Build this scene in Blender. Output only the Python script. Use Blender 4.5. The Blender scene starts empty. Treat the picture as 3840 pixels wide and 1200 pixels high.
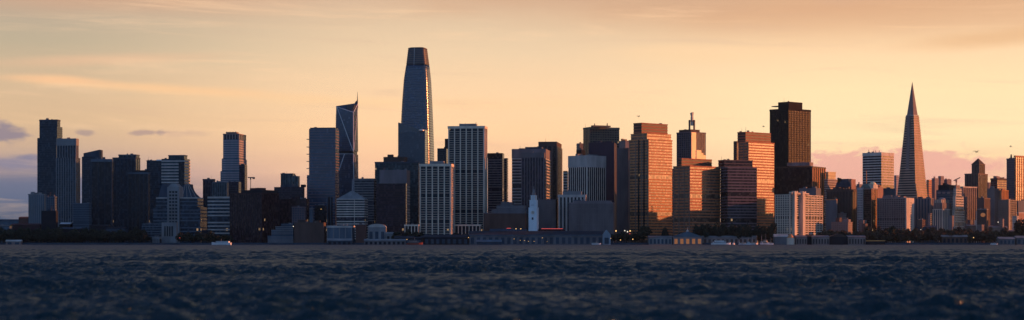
import bpy, math, random
import numpy as np
from mathutils import Vector, Matrix
R = math.radians
sc = bpy.context.scene
col = sc.collection
rnd = random.Random(7)

# ------------------------------------------------------------------ camera
F = 6800.0      # focal length in photo pixels (photo is 3840 wide)
HC = 4.5        # eye height above the bay
HZ = 907.0      # horizon row of the photo
HAZE = 0.0000125  # density of the evening haze per metre
cam = bpy.data.cameras.new('camera')
cam.sensor_width = 36.0
cam.lens = 36.0 * F / 3840.0
cam.shift_y = (HZ - 600.0) / 3840.0
cam.clip_start = 1.0
cam.clip_end = 80000
cam.dof.use_dof = True
cam.dof.focus_distance = 3000
cam.dof.aperture_fstop = 0.22
co = bpy.data.objects.new('camera', cam)
co.location = (0, 0, HC)
co.rotation_euler = (R(90), 0, 0)
col.objects.link(co)
sc.camera = co

# ------------------------------------------------------------------ light
SUN_AZ, SUN_EL = R(80), R(9.0)     # azimuth clockwise from the view direction (+Y)
S = Vector((math.sin(SUN_AZ) * math.cos(SUN_EL), math.cos(SUN_AZ) * math.cos(SUN_EL), math.sin(SUN_EL)))
sl = bpy.data.lights.new('sun', 'SUN')
sl.energy = 5.0
sl.angle = R(0.5)
sl.color = (1.0, 0.32, 0.10)
so = bpy.data.objects.new('sun', sl)
so.rotation_euler = S.to_track_quat('Z', 'Y').to_euler()
col.objects.link(so)

sc.view_settings.view_transform = 'Standard'
sc.view_settings.look = 'None'
sc.view_settings.exposure = 0.0
sc.view_settings.gamma = 1.0
sc.cycles.max_bounces = 6
sc.cycles.diffuse_bounces = 2
sc.cycles.glossy_bounces = 3
sc.cycles.caustics_reflective = False
sc.cycles.caustics_refractive = False


def lin(r, g, b):
    f = lambda c: (c / 255 / 12.92) if c / 255 <= 0.04045 else ((c / 255 + 0.055) / 1.055) ** 2.4
    return (f(r), f(g), f(b), 1.0)


# ------------------------------------------------------------------ sky (world)
W = bpy.data.worlds.new('World')
sc.world = W
W.use_nodes = True
nt = W.node_tree
nt.nodes.clear()


def N(t, **kw):
    n = nt.nodes.new(t)
    for k, v in kw.items():
        setattr(n, k, v)
    return n


def put(sock, v):
    if isinstance(v, bpy.types.NodeSocket):
        nt.links.new(v, sock)
    else:
        sock.default_value = v


def M(op, a, b=0.0, c=0.0, clamp=False):
    n = N('ShaderNodeMath', operation=op, use_clamp=clamp)
    put(n.inputs[0], a); put(n.inputs[1], b); put(n.inputs[2], c)
    return n.outputs[0]


def mixc(f, a, b):
    n = N('ShaderNodeMix', data_type='RGBA')
    put(n.inputs[0], f); put(n.inputs[6], a); put(n.inputs[7], b)
    return n.outputs[2]


def smooth(x, a, b):
    n = N('ShaderNodeMapRange', interpolation_type='SMOOTHSTEP')
    put(n.inputs[0], x); n.inputs[1].default_value = a; n.inputs[2].default_value = b
    return n.outputs[0]


def ramp(x, stops):
    n = N('ShaderNodeValToRGB')
    n.color_ramp.interpolation = 'EASE' if False else 'LINEAR'
    e = n.color_ramp.elements
    while len(e) > 1:
        e.remove(e[-1])
    e[0].position = stops[0][0]; e[0].color = stops[0][1]
    for p, c in stops[1:]:
        k = e.new(p); k.color = c
    put(n.inputs[0], x)
    return n.outputs[0]


geo = N('ShaderNodeTexCoord')
sep = N('ShaderNodeSeparateXYZ')
nt.links.new(geo.outputs['Generated'], sep.inputs[0])
dx, dy, dz = sep.outputs
az = M('MULTIPLY', M('ARCTAN2', dx, dy), F)                      # azimuth and elevation of the sky, scaled
el = M('MULTIPLY', M('ARCTAN2', dz, M('SQRT', M('ADD', M('MULTIPLY', dx, dx), M('MULTIPLY', dy, dy)))), F)
cmb = N('ShaderNodeCombineXYZ')
put(cmb.inputs[0], M('MULTIPLY', az, 0.0022)); put(cmb.inputs[1], M('MULTIPLY', el, 0.009))
nz = N('ShaderNodeTexNoise'); nz.inputs['Scale'].default_value = 1.0; nz.inputs['Detail'].default_value = 5
nt.links.new(cmb.outputs[0], nz.inputs['Vector'])
noi = M('SUBTRACT', nz.outputs[0], 0.5)
nz3 = N('ShaderNodeTexNoise'); nz3.inputs['Scale'].default_value = 4.5; nz3.inputs['Detail'].default_value = 6
cm3 = N('ShaderNodeCombineXYZ')
put(cm3.inputs[0], M('MULTIPLY', az, 0.003)); put(cm3.inputs[1], M('MULTIPLY', el, 0.006))
nt.links.new(cm3.outputs[0], nz3.inputs['Vector'])
noi3 = M('SUBTRACT', nz3.outputs[0], 0.5)

T_ = lambda py: max(0.0, (HZ - py) / 1100.0)
t = M('DIVIDE', el, 1100.0)
left = ramp(t, [(T_(907), lin(52, 68, 95)), (T_(830), lin(72, 88, 116)), (T_(760), lin(88, 100, 128)), (T_(700), lin(120, 118, 138)),
                (T_(640), lin(168, 146, 146)), (T_(560), lin(202, 170, 144)), (T_(470), lin(216, 181, 143)), (T_(330), lin(211, 180, 145)),
                (T_(180), lin(187, 170, 143)), (T_(80), lin(184, 165, 142)), (T_(0), lin(190, 158, 134))])
mid = ramp(t, [(T_(907), lin(150, 125, 135)), (T_(760), lin(215, 168, 148)), (T_(650), lin(250, 196, 158)), (T_(500), lin(255, 208, 160)),
               (T_(350), lin(248, 208, 164)), (T_(200), lin(234, 202, 164)), (T_(90), lin(222, 192, 158)), (T_(0), lin(213, 179, 148))])
right = ramp(t, [(T_(907), lin(225, 165, 130)), (T_(760), lin(252, 188, 145)), (T_(640), lin(255, 210, 162)), (T_(520), lin(255, 227, 177)),
                 (T_(350), lin(255, 224, 174)), (T_(220), lin(250, 212, 167)), (T_(110), lin(232, 188, 146)), (T_(0), lin(220, 174, 134))])
c = mixc(smooth(az, -1850.0, -350.0), left, mid)
c = mixc(smooth(az, -50.0, 1300.0), c, right)


def cloud(c, px, py, rx, ry, colr, op, slope=0.0, soft=0.6, amp=1.6, fine=False):
    a = M('SUBTRACT', az, math.atan((px - 1920) / F) * F)
    e = M('SUBTRACT', M('SUBTRACT', el, HZ - py), M('MULTIPLY', a, -slope))
    d = M('SQRT', M('ADD', M('POWER', M('DIVIDE', a, rx), 2.0), M('POWER', M('DIVIDE', e, ry), 2.0)))
    d = M('ADD', d, M('MULTIPLY', noi3 if fine else noi, amp))
    m = smooth(d, 1.0 + soft / 2, 1.0 - soft)
    return mixc(M('MULTIPLY', m, op), c, lin(*colr))


# px, py, rx, ry, colour, opacity, slope
c = cloud(c, 90, 705, 380, 80, (96, 108, 138), .6, 0, 1.0)
c = cloud(c, 60, 622, 190, 26, (132, 128, 152), .75, 0, .8, 1.9, True)
c = cloud(c, 120, 600, 60, 12, (128, 124, 148), .7, 0, .8, 1.6, True)
c = cloud(c, 640, 655, 160, 14, (200, 160, 150), .5, 0, .8, 1.8, True)
c = cloud(c, 20, 514, 68, 40, (142, 128, 140), .92, 0, .7, 2.9, True)
c = cloud(c, 325, 510, 34, 13, (166, 142, 138), .75, 0, .7, 2.0, True)
c = cloud(c, 545, 506, 70, 9, (172, 144, 138), .75, -.05, .7, 2.2, True)
c = cloud(c, 600, 504, 16, 12, (168, 142, 138), .6, 0, .7, 1.8, True)
c = cloud(c, 690, 507, 80, 14, (196, 158, 144), .4, 0, .8, 2.4, True)
c = cloud(c, 240, 322, 190, 18, (250, 194, 146), .7, .03, .9, 1.3)
c = cloud(c, 640, 346, 520, 20, (252, 200, 146), .65, .045, 1.0, 1.4)
c = cloud(c, 420, 240, 430, 22, (232, 186, 148), .55, -.05, 1.0, 1.4)
c = cloud(c, 1500, 388, 900, 22, (252, 206, 152), .35, .01, 1.1, 1.4)
c = cloud(c, 430, 10, 700, 70, (212, 162, 128), .55, .02, 1.4, 1.2)
c = cloud(c, 3080, 46, 1250, 80, (214, 164, 126), .8, .01, 1.3, 1.0)
c = cloud(c, 2300, 10, 700, 50, (205, 164, 132), .6, .0, 1.0, 1.2)
c = cloud(c, 3720, 172, 330, 34, (226, 176, 128), .6, -.08, 1.0, 1.2)
c = cloud(c, 2650, 210, 400, 36, (250, 208, 158), .4, .0, 1.0, 1.2)
c = cloud(c, 3330, 655, 400, 92, (236, 172, 156), .9, .0, .25, 1.7, True)
c = cloud(c, 3660, 640, 220, 46, (238, 176, 158), .6, .0, .3, 1.7, True)
c = cloud(c, 3300, 770, 900, 60, (250, 186, 146), .35, .0, .9, .9)

# thin high cirrus, drawn out by the wind
cz = N('ShaderNodeCombineXYZ')
put(cz.inputs[0], M('MULTIPLY', az, 0.0011)); put(cz.inputs[1], M('MULTIPLY', M('ADD', el, M('MULTIPLY', az, 0.03)), 0.016))
nc_ = N('ShaderNodeTexNoise'); nc_.inputs['Scale'].default_value = 1.0; nc_.inputs['Detail'].default_value = 7; nc_.inputs['Roughness'].default_value = .62; nc_.inputs['Distortion'].default_value = .6
nt.links.new(cz.outputs[0], nc_.inputs['Vector'])
c = mixc(M('MULTIPLY', smooth(nc_.outputs[0], .50, .78), .42), c, lin(255, 212, 168))
c = mixc(M('MULTIPLY', smooth(nc_.outputs[0], .46, .22), .30), c, lin(206, 166, 142))
# higher up and behind the camera the dusk sky turns blue
high = ramp(M('DIVIDE', el, F * 1.57), [(0.0, lin(130, 125, 145)), (0.085, lin(112, 108, 122)), (0.14, lin(62, 76, 102)), (0.3, lin(48, 64, 92)), (1.0, lin(48, 66, 100))])
c = mixc(smooth(el, 960.0, 1450.0), c, high)
back = ramp(M('DIVIDE', el, F * 1.57), [(0.0, lin(92, 124, 168)), (0.1, lin(118, 146, 186)), (0.25, lin(106, 144, 192)), (0.6, lin(78, 106, 154)), (1.0, lin(48, 66, 100))])
c = mixc(smooth(dy, 0.35, -0.35), c, back)
# afterglow round the sun, outside the picture to the right
glow = M('MULTIPLY', smooth(M('DIVIDE', az, F), 0.42, 1.1), smooth(M('DIVIDE', az, F), 2.1, 1.4))
glow = M('MULTIPLY', glow, smooth(M('DIVIDE', el, F), 0.45, 0.0))
c = mixc(M('MULTIPLY', glow, 0.7), c, (1.6, 0.85, 0.36, 1))
bg = N('ShaderNodeBackground')
nt.links.new(c, bg.inputs[0]); bg.inputs[1].default_value = 1.12
sky = N('ShaderNodeTexSky', sky_type='NISHITA')
sky.sun_disc = False
sky.sun_elevation = SUN_EL
sky.sun_rotation = SUN_AZ
bg2 = N('ShaderNodeBackground'); nt.links.new(sky.outputs[0], bg2.inputs[0]); bg2.inputs[1].default_value = 0.004
add = N('ShaderNodeAddShader'); nt.links.new(bg.outputs[0], add.inputs[0]); nt.links.new(bg2.outputs[0], add.inputs[1])
wo = N('ShaderNodeOutputWorld'); nt.links.new(add.outputs[0], wo.inputs[0])

# ------------------------------------------------------------------ materials
MATS = {}


def mat_nodes(name):
    m = bpy.data.materials.new(name)
    m.use_nodes = True
    b = m.node_tree.nodes['Principled BSDF']
    MATS[name] = m
    return m, m.node_tree, b


def solid(name, c, rough=0.8, metal=0.0, var=0.25, scale=0.05, spec=0.3):
    """stone, concrete, metal: base colour with soft weathering"""
    m, t, b = mat_nodes(name)
    tc = t.nodes.new('ShaderNodeTexCoord')
    n = t.nodes.new('ShaderNodeTexNoise'); n.inputs['Scale'].default_value = scale; n.inputs['Detail'].default_value = 6
    mp = t.nodes.new('ShaderNodeMapping'); mp.inputs['Scale'].default_value = (1.6, 1.6, 0.5)
    t.links.new(tc.outputs['Object'], mp.inputs[0]); t.links.new(mp.outputs[0], n.inputs['Vector'])
    r = t.nodes.new('ShaderNodeMapRange'); r.inputs[1].default_value = .3; r.inputs[2].default_value = .7
    r.inputs[3].default_value = 1 - var; r.inputs[4].default_value = 1 + var
    t.links.new(n.outputs[0], r.inputs[0])
    v = t.nodes.new('ShaderNodeVectorMath'); v.operation = 'SCALE'; v.inputs[0].default_value = c[:3]
    t.links.new(r.outputs[0], v.inputs['Scale'])
    t.links.new(v.outputs[0], b.inputs['Base Color'])
    b.inputs['Roughness'].default_value = rough
    b.inputs['Metallic'].default_value = metal
    b.inputs['Specular IOR Level'].default_value = spec
    return m


def glass(name, c, rough=0.22, cx=3.2, cz=4.0, var=.65, spec=0.32, ior=1.45, jit=.012, lit=.004):
    """curtain wall: panes differ a little in tint, blinds and gloss"""
    m, t, b = mat_nodes(name)
    tc = t.nodes.new('ShaderNodeTexCoord')
    s = t.nodes.new('ShaderNodeSeparateXYZ'); t.links.new(tc.outputs['Object'], s.inputs[0])

    def mm(op, a, bb=0.0):
        n = t.nodes.new('ShaderNodeMath'); n.operation = op
        for i, v in enumerate((a, bb)):
            if isinstance(v, bpy.types.NodeSocket): t.links.new(v, n.inputs[i])
            else: n.inputs[i].default_value = v
        return n.outputs[0]
    fx = mm('FLOOR', mm('DIVIDE', mm('ADD', s.outputs[0], 0.37), cx))
    fy = mm('FLOOR', mm('DIVIDE', mm('ADD', s.outputs[1], 0.37), cx))
    fz = mm('FLOOR', mm('DIVIDE', s.outputs[2], cz))
    cb = t.nodes.new('ShaderNodeCombineXYZ')
    t.links.new(fx, cb.inputs[0]); t.links.new(fy, cb.inputs[1]); t.links.new(fz, cb.inputs[2])
    wn = t.nodes.new('ShaderNodeTexWhiteNoise'); t.links.new(cb.outputs[0], wn.inputs['Vector'])
    w2 = mm('POWER', wn.outputs['Value'], 3.0)
    bl = t.nodes.new('ShaderNodeTexNoise'); bl.inputs['Scale'].default_value = 0.03
    t.links.new(tc.outputs['Object'], bl.inputs['Vector'])
    k = mm('MULTIPLY', mm('ADD', mm('MULTIPLY', w2, var * 2.2), 1 - var * .4), mm('ADD', mm('MULTIPLY', bl.outputs[0], 1.0), .5))
    v = t.nodes.new('ShaderNodeVectorMath'); v.operation = 'SCALE'; v.inputs[0].default_value = c[:3]
    t.links.new(k, v.inputs['Scale'])
    t.links.new(v.outputs[0], b.inputs['Base Color'])
    rg = mm('ADD', mm('MULTIPLY', wn.outputs['Value'], 0.08), rough)
    t.links.new(rg, b.inputs['Roughness'])
    b.inputs['Specular IOR Level'].default_value = spec
    b.inputs['IOR'].default_value = ior
    if lit:
        on = mm('GREATER_THAN', wn.outputs['Value'], 1 - lit)
        b.inputs['Emission Color'].default_value = (1.0, .62, .30, 1)
        t.links.new(mm('MULTIPLY', on, .30), b.inputs['Emission Strength'])
    # panes are never quite coplanar
    wv = t.nodes.new('ShaderNodeVectorMath'); wv.operation = 'SUBTRACT'; t.links.new(wn.outputs['Color'], wv.inputs[0]); wv.inputs[1].default_value = (.5, .5, .5)
    ws = t.nodes.new('ShaderNodeVectorMath'); ws.operation = 'SCALE'; t.links.new(wv.outputs[0], ws.inputs[0]); ws.inputs['Scale'].default_value = jit
    g = t.nodes.new('ShaderNodeNewGeometry')
    wa = t.nodes.new('ShaderNodeVectorMath'); wa.operation = 'ADD'; t.links.new(ws.outputs[0], wa.inputs[0]); t.links.new(g.outputs['Normal'], wa.inputs[1])
    wnn = t.nodes.new('ShaderNodeVectorMath'); wnn.operation = 'NORMALIZE'; t.links.new(wa.outputs[0], wnn.inputs[0])
    t.links.new(wnn.outputs[0], b.inputs['Normal'])
    return m


def emit(name, c, s):
    m, t, b = mat_nodes(name)
    b.inputs['Base Color'].default_value = (c[0], c[1], c[2], 1)
    b.inputs['Emission Color'].default_value = (c[0], c[1], c[2], 1)
    b.inputs['Emission Strength'].default_value = s
    return m


glass('navy', (.013, .030, .050)); glass('navy_soft', (.014, .032, .052), var=.5)
glass('teal', (.022, .045, .055)); glass('black', (.007, .014, .022), var=.5); glass('plum', (.022, .013, .024))
glass('maroon', (.030, .016, .020)); glass('umber', (.034, .022, .020)); glass('dusk', (.020, .024, .038))
glass('tower_glass', (.016, .042, .085), var=.35, spec=.7, ior=1.6, rough=.20, cz=4.4, jit=0.0, lit=0)
glass('side_glass', (.03, .05, .07), var=.5, spec=.7, ior=1.6, rough=.2)
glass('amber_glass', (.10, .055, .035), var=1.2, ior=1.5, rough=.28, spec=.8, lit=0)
solid('white', (.68, .60, .52)); solid('offwhite', (.46, .42, .39)); solid('pale_lilac', (.34, .30, .32)); solid('grey', (.22, .225, .235)); solid('midgrey', (.15, .15, .165))
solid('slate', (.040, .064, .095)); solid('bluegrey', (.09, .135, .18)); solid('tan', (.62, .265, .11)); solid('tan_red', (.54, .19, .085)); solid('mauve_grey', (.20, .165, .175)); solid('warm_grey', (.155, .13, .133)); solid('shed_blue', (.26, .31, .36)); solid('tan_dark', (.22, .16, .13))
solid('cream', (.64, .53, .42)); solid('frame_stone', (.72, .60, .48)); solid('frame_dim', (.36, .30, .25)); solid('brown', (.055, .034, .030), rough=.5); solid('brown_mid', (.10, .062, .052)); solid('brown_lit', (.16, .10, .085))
solid('purple', (.040, .024, .046), rough=.6); solid('ink', (.010, .013, .022)); solid('dark_red', (.045, .020, .026)); solid('granite', (.034, .024, .021), rough=.9, spec=.05)
solid('mauve', (.17, .125, .14)); solid('dusty', (.26, .20, .19)); solid('sun_gold', (.80, .68, .42), rough=.6, metal=.25, var=.08); solid('olive', (.19, .16, .12)); solid('rust', (.36, .13, .07))
solid('brick', (.12, .055, .045)); solid('stone_blue', (.78, .84, .88), var=.1); solid('roof', (.03, .035, .05)); solid('roof_light', (.30, .31, .33))
solid('metal', (.42, .42, .44), rough=.35, metal=.8, spec=.5); solid('steel_dark', (.08, .08, .09), rough=.5, metal=.5)
solid('wood', (.09, .07, .06)); solid('boat_white', (.75, .75, .76), rough=.35, var=.08); solid('boat_red', (.30, .06, .04), rough=.4)
solid('orange_paint', (.75, .32, .10)); solid('bird', (.10, .07, .06)); solid('bark', (.035, .028, .022), scale=3); solid('bar_white', (.66, .66, .68), var=.1)
solid('yellow_stone', (.80, .62, .30)); solid('copper_green', (.14, .17, .15)); solid('wake', (.30, .35, .42), rough=.6)
emit('lamp_amber', (1.0, .55, .18), 1.6); emit('lamp_white', (1.0, .85, .65), 1.4); emit('lamp_red', (1.0, .12, .10), .7); emit('lit_amber', (.8, .26, .08), .22)


def leaf_mat(name, c):
    m, t, b = mat_nodes(name)
    g = t.nodes.new('ShaderNodeTexNoise'); g.inputs['Scale'].default_value = .9; g.inputs['Detail'].default_value = 3
    tc = t.nodes.new('ShaderNodeTexCoord'); t.links.new(tc.outputs['Object'], g.inputs['Vector'])
    r = t.nodes.new('ShaderNodeMapRange'); r.inputs[1].default_value = .35; r.inputs[2].default_value = .65; r.inputs[3].default_value = .5; r.inputs[4].default_value = 1.6
    t.links.new(g.outputs[0], r.inputs[0])
    v = t.nodes.new('ShaderNodeVectorMath'); v.operation = 'SCALE'; v.inputs[0].default_value = c; t.links.new(r.outputs[0], v.inputs['Scale'])
    t.links.new(v.outputs[0], b.inputs['Base Color']); b.inputs['Roughness'].default_value = .8; b.inputs['Specular IOR Level'].default_value = .1


leaf_mat('leaf_dark', (.035, .042, .032)); leaf_mat('leaf_hazy', (.10, .065, .045))  # right shore leaves carry the warm evening haze in their brown


def mt(m):
    return MATS[m] if isinstance(m, str) else m


# ------------------------------------------------------------------ mesh helpers
class MB:
    def __init__(s):
        s.v = []; s.f = []

    def box(s, x0, x1, y0, y1, z0, z1):
        n = len(s.v)
        s.v += [(x0, y0, z0), (x1, y0, z0), (x1, y1, z0), (x0, y1, z0), (x0, y0, z1), (x1, y0, z1), (x1, y1, z1), (x0, y1, z1)]
        s.f += [tuple(n + i for i in q) for q in ((0, 3, 2, 1), (4, 5, 6, 7), (0, 1, 5, 4), (1, 2, 6, 5), (2, 3, 7, 6), (3, 0, 4, 7))]
        return s

    def hexa(s, pts):
        """8 points: bottom 4 (ccw from above) then top 4"""
        n = len(s.v); s.v += [tuple(p) for p in pts]
        s.f += [tuple(n + i for i in q) for q in ((0, 3, 2, 1), (4, 5, 6, 7), (0, 1, 5, 4), (1, 2, 6, 5), (2, 3, 7, 6), (3, 0, 4, 7))]
        return s

    def loft(s, rings, cap=True):
        n0 = len(s.v); k = len(rings[0])
        for r in rings: s.v += [tuple(p) for p in r]
        for i in range(len(rings) - 1):
            a = n0 + i * k; b = a + k
            for j in range(k):
                j2 = (j + 1) % k
                s.f.append((a + j, a + j2, b + j2, b + j))
        if cap:
            s.f.append(tuple(n0 + j for j in reversed(range(k))))
            s.f.append(tuple(n0 + (len(rings) - 1) * k + j for j in range(k)))
        return s

    def cyl(s, x, y, z0, z1, r0, r1=None, n=12):
        r1 = r0 if r1 is None else r1
        return s.loft([[(x + r * math.cos(2 * math.pi * j / n), y + r * math.sin(2 * math.pi * j / n), z) for j in range(n)] for r, z in ((r0, z0), (r1, z1))])

    def bar(s, a, b, r, n=6):
        a = Vector(a); b = Vector(b); d = (b - a).normalized()
        u = d.orthogonal().normalized(); w = d.cross(u)
        return s.loft([[p + (u * math.cos(2 * math.pi * j / n) + w * math.sin(2 * math.pi * j / n)) * r for j in range(n)] for p in (a, b)])

    def ball(s, x, y, z, rx, ry=None, rz=None, n=10, m=6, zmin=-1.0):
        ry = rx if ry is None else ry; rz = rx if rz is None else rz
        rings = []
        lo = math.asin(max(-1, zmin))
        for i in range(m + 1):
            a = lo + (math.pi / 2 - lo) * i / m
            cr = max(math.cos(a), .02)
            rings.append([(x + rx * cr * math.cos(2 * math.pi * j / n), y + ry * cr * math.sin(2 * math.pi * j / n), z + rz * math.sin(a)) for j in range(n)])
        return s.loft(rings)

    def mesh(s, name, m):
        me = bpy.data.meshes.new(name)
        me.from_pydata(s.v, [], s.f); me.update()
        me.materials.append(mt(m))
        return me

    def build(s, name, m, parent=None, loc=None, smooth=False):
        me = s.mesh(name, m)
        if smooth:
            me.polygons.foreach_set('use_smooth', [True] * len(me.polygons))
        o = bpy.data.objects.new(name, me); col.objects.link(o)
        o.parent = parent
        if loc: o.location = loc
        return o


def tag(o, label, cat, group=None, kind=None):
    if label: o['label'] = label
    if cat: o['category'] = cat
    if group: o['group'] = group
    if kind: o['kind'] = kind
    return o


def X(px, Y): return (px - 1920.0) / F * Y
def Z(py, Y): return HC + (HZ - py) / F * Y


GZ = 3.0   # quay level


def empty(name, label, cat, loc, rz=0.0, group=None):
    o = bpy.data.objects.new(name, None); col.objects.link(o)
    o.location = loc; o.rotation_euler = (0, 0, rz); o.empty_display_size = 5
    return tag(o, label, cat, group)


def inst(name, me, parent, loc):
    o = bpy.data.objects.new(name, me); col.objects.link(o); o.parent = parent; o.location = loc
    return o


FOOT = []


class Tower:
    """A building standing on its front corner.  Local -Y is the face turned left towards the bay, local +X the face turned right."""

    def __init__(s, name, label, Y, p, x0, xc, x1, cat='tower', group=None, rmin=9, rmax=95, z0=GZ):
        s.Y = Y; s.p = R(p); s.xc = xc; s.z0 = z0
        s.C = (X(xc, Y), Y)
        s.root = empty(name, label, cat, (s.C[0], s.C[1], 0), -s.p, group)
        s.rmin, s.rmax = rmin, rmax
        s.L = s.left(x0); s.R = s.right(x1)
        s.top = z0; s.n = 0
        FOOT.append((label, s, 0.0))

    def left(s, px, lx=0.0, ly=0.0):      # local x of the point of the front plane seen at px
        u = (px - 1920.0) / F
        cx, cy = s.world(lx, ly)
        return (cx - u * cy) / (math.cos(s.p) + u * math.sin(s.p))

    def right(s, px, lx=0.0, ly=0.0):
        u = (px - 1920.0) / F
        cx, cy = s.world(lx, ly)
        den = math.sin(s.p) - u * math.cos(s.p)
        r = (u * cy - cx) / den if abs(den) > 1e-4 else 1e9
        if den <= 0 or r < 0: r = 1e9
        return min(max(r, s.rmin), s.rmax)

    def world(s, lx, ly):
        return (s.C[0] + lx * math.cos(s.p) + ly * math.sin(s.p), s.C[1] - lx * math.sin(s.p) + ly * math.cos(s.p))

    def z(s, py, lx=0.0, ly=0.0):
        return Z(py, s.world(lx, ly)[1])

    def fr(s, px, py, ly=0.0):            # point of the front plane seen at (px, py)
        t = s.left(px, 0, ly)
        return (-t, ly, s.z(py, -t, ly))

    def tier(s, x0, xc, x1, top, bot=None, m='navy', fh=4.2, bh=0, bm=None, bd=.35, nf=0, ns=0, pw=1.0, pm=None, pd=.55,
             cap=0, capm=None, roofs=0, roofm=None, bands_from=None, bands_to=None, part='facade', rr=None, setback=None):
        e = s.n * .35 if setback is None else setback
        t = s.left(xc, 0, e)
        L = s.left(x0, -t, e); Rr = s.right(x1, -t, e) if rr is None else rr
        if L < 2: L = 2
        z1 = s.z(top, -t, e)
        z0 = (s.top - .3 if s.n else s.z0 - 1) if bot is None else (s.z0 - 1 if bot == 0 else s.z(bot, -t, e))
        xa, xb, ya, yb = -t - L, -t, e, e + Rr
        s.n += 1; s.top = z1; s.ext = (xa, xb, ya, yb, z0, z1)
        if len(FOOT) and FOOT[-1][1] is s and s.n == 1: s.foot = (xa, xb, ya, yb)
        MB().box(xa, xb, ya, yb, z0, z1 - (.2 if cap else 0)).build(part, m, s.root)
        if bh:
            bm_ = bm or 'grey'
            me = MB().box(xa - bd, xb + bd, ya - bd, yb + bd, 0, bh).mesh('spandrel', bm_)
            zz = z1 - cap - fh if bands_from is None else s.z(bands_from)
            lo = max(z0 + .5, s.z0 + 4 if bands_to is None else s.z(bands_to)); k = 0
            mech = {int((zz - lo) / fh * q_) for q_ in ((.38, .74) if zz - lo > 90 else (.5,))} if zz - lo > 50 else set()
            while zz > lo and k < 95:
                if k not in mech: inst('spandrel', me, s.root, (0, 0, zz))
                zz -= fh; k += 1
        if nf:
            me = MB().box(-pw / 2, pw / 2, -pd, pd, z0, z1 - (.25 if cap else 0)).mesh('pier', pm or bm or 'grey')
            for i in range(nf + 1):
                inst('pier', me, s.root, (xa + pw / 2 + (xb - xa - pw) * i / nf, ya, 0))
        if ns:
            me = MB().box(-pd, pd, -pw / 2, pw / 2, z0, z1 - (.25 if cap else 0)).mesh('pier', pm or bm or 'grey')
            for i in range(ns + 1):
                inst('pier', me, s.root, (xb, ya + pw / 2 + (yb - ya - pw) * i / ns, 0))
        if cap:
            d = max(bd if bh else 0, pd if nf or ns else 0) + .12
            MB().box(xa - d, xb + d, ya - d, yb + d, z1 - cap, z1).build('parapet', capm or bm or m, s.root)
        for i in range(roofs):
            w = (xb - xa) * rnd.uniform(.12, .3); h = rnd.uniform(2.0, 5.0); dd = Rr * rnd.uniform(.2, .4)
            a = xa + (xb - xa - w) * (i + rnd.uniform(.2, .8)) / roofs * .95
            b = ya + (Rr - dd) * rnd.uniform(.15, .7)
            MB().box(a, a + w, b, b + dd, z1 - .1, z1 + h).build('roof_unit', roofm or 'slate', s.root)
        return s

    def box(s, name, m, x0, x1, top, bot, ly0, ly1, proud=0.0):
        """box whose front is seen from x0 to x1, from local y ly0 to ly1"""
        a = -s.left(x0, 0, ly0); b = -s.left(x1, 0, ly0)
        za = s.z(top, a, ly0); zb = s.z(bot, a, ly0) if bot else s.z0 - 1
        return MB().box(a, b, ly0, ly1, zb, za).build(name, m, s.root)

    def mast(s, px, top, bot, r=.5, name='antenna', m='steel_dark', ly=8.0):
        x, y, z = s.fr(px, top, ly)
        return MB().cyl(x, y, s.z(bot, x, y) - 1, z, r, r * .5, 8).build(name, m, s.root)


def B(name, label, Y, p, tiers, cat='tower', **kw):
    x0, xc, x1 = tiers[0][0][:3]
    T = Tower(name, label, Y, p, x0, xc, x1, cat, **kw)
    for a, k in tiers:
        T.tier(*a, **k)
    xa, xb, ya, yb, z0, z1 = T.ext
    if xb - xa > 9 and yb - ya > 8:
        for i in range(rnd.choice((1, 2, 2, 3))):
            w = rnd.uniform(1.5, 5); a = rnd.uniform(xa + 1, xb - w - 1); b = rnd.uniform(ya + 1, yb - 4)
            MB().box(a, a + w, b, b + 3, z1 - .15, z1 + rnd.uniform(1.2, 3.0)).build('roof_unit', 'midgrey', T.root)
        if rnd.random() < .45:
            a = rnd.uniform(xa + 2, xb - 2)
            MB().cyl(a, ya + 3, z1 - .2, z1 + rnd.uniform(4, 9), .22, .12, 6).build('antenna', 'steel_dark', T.root)
    return T


D = dict
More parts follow.
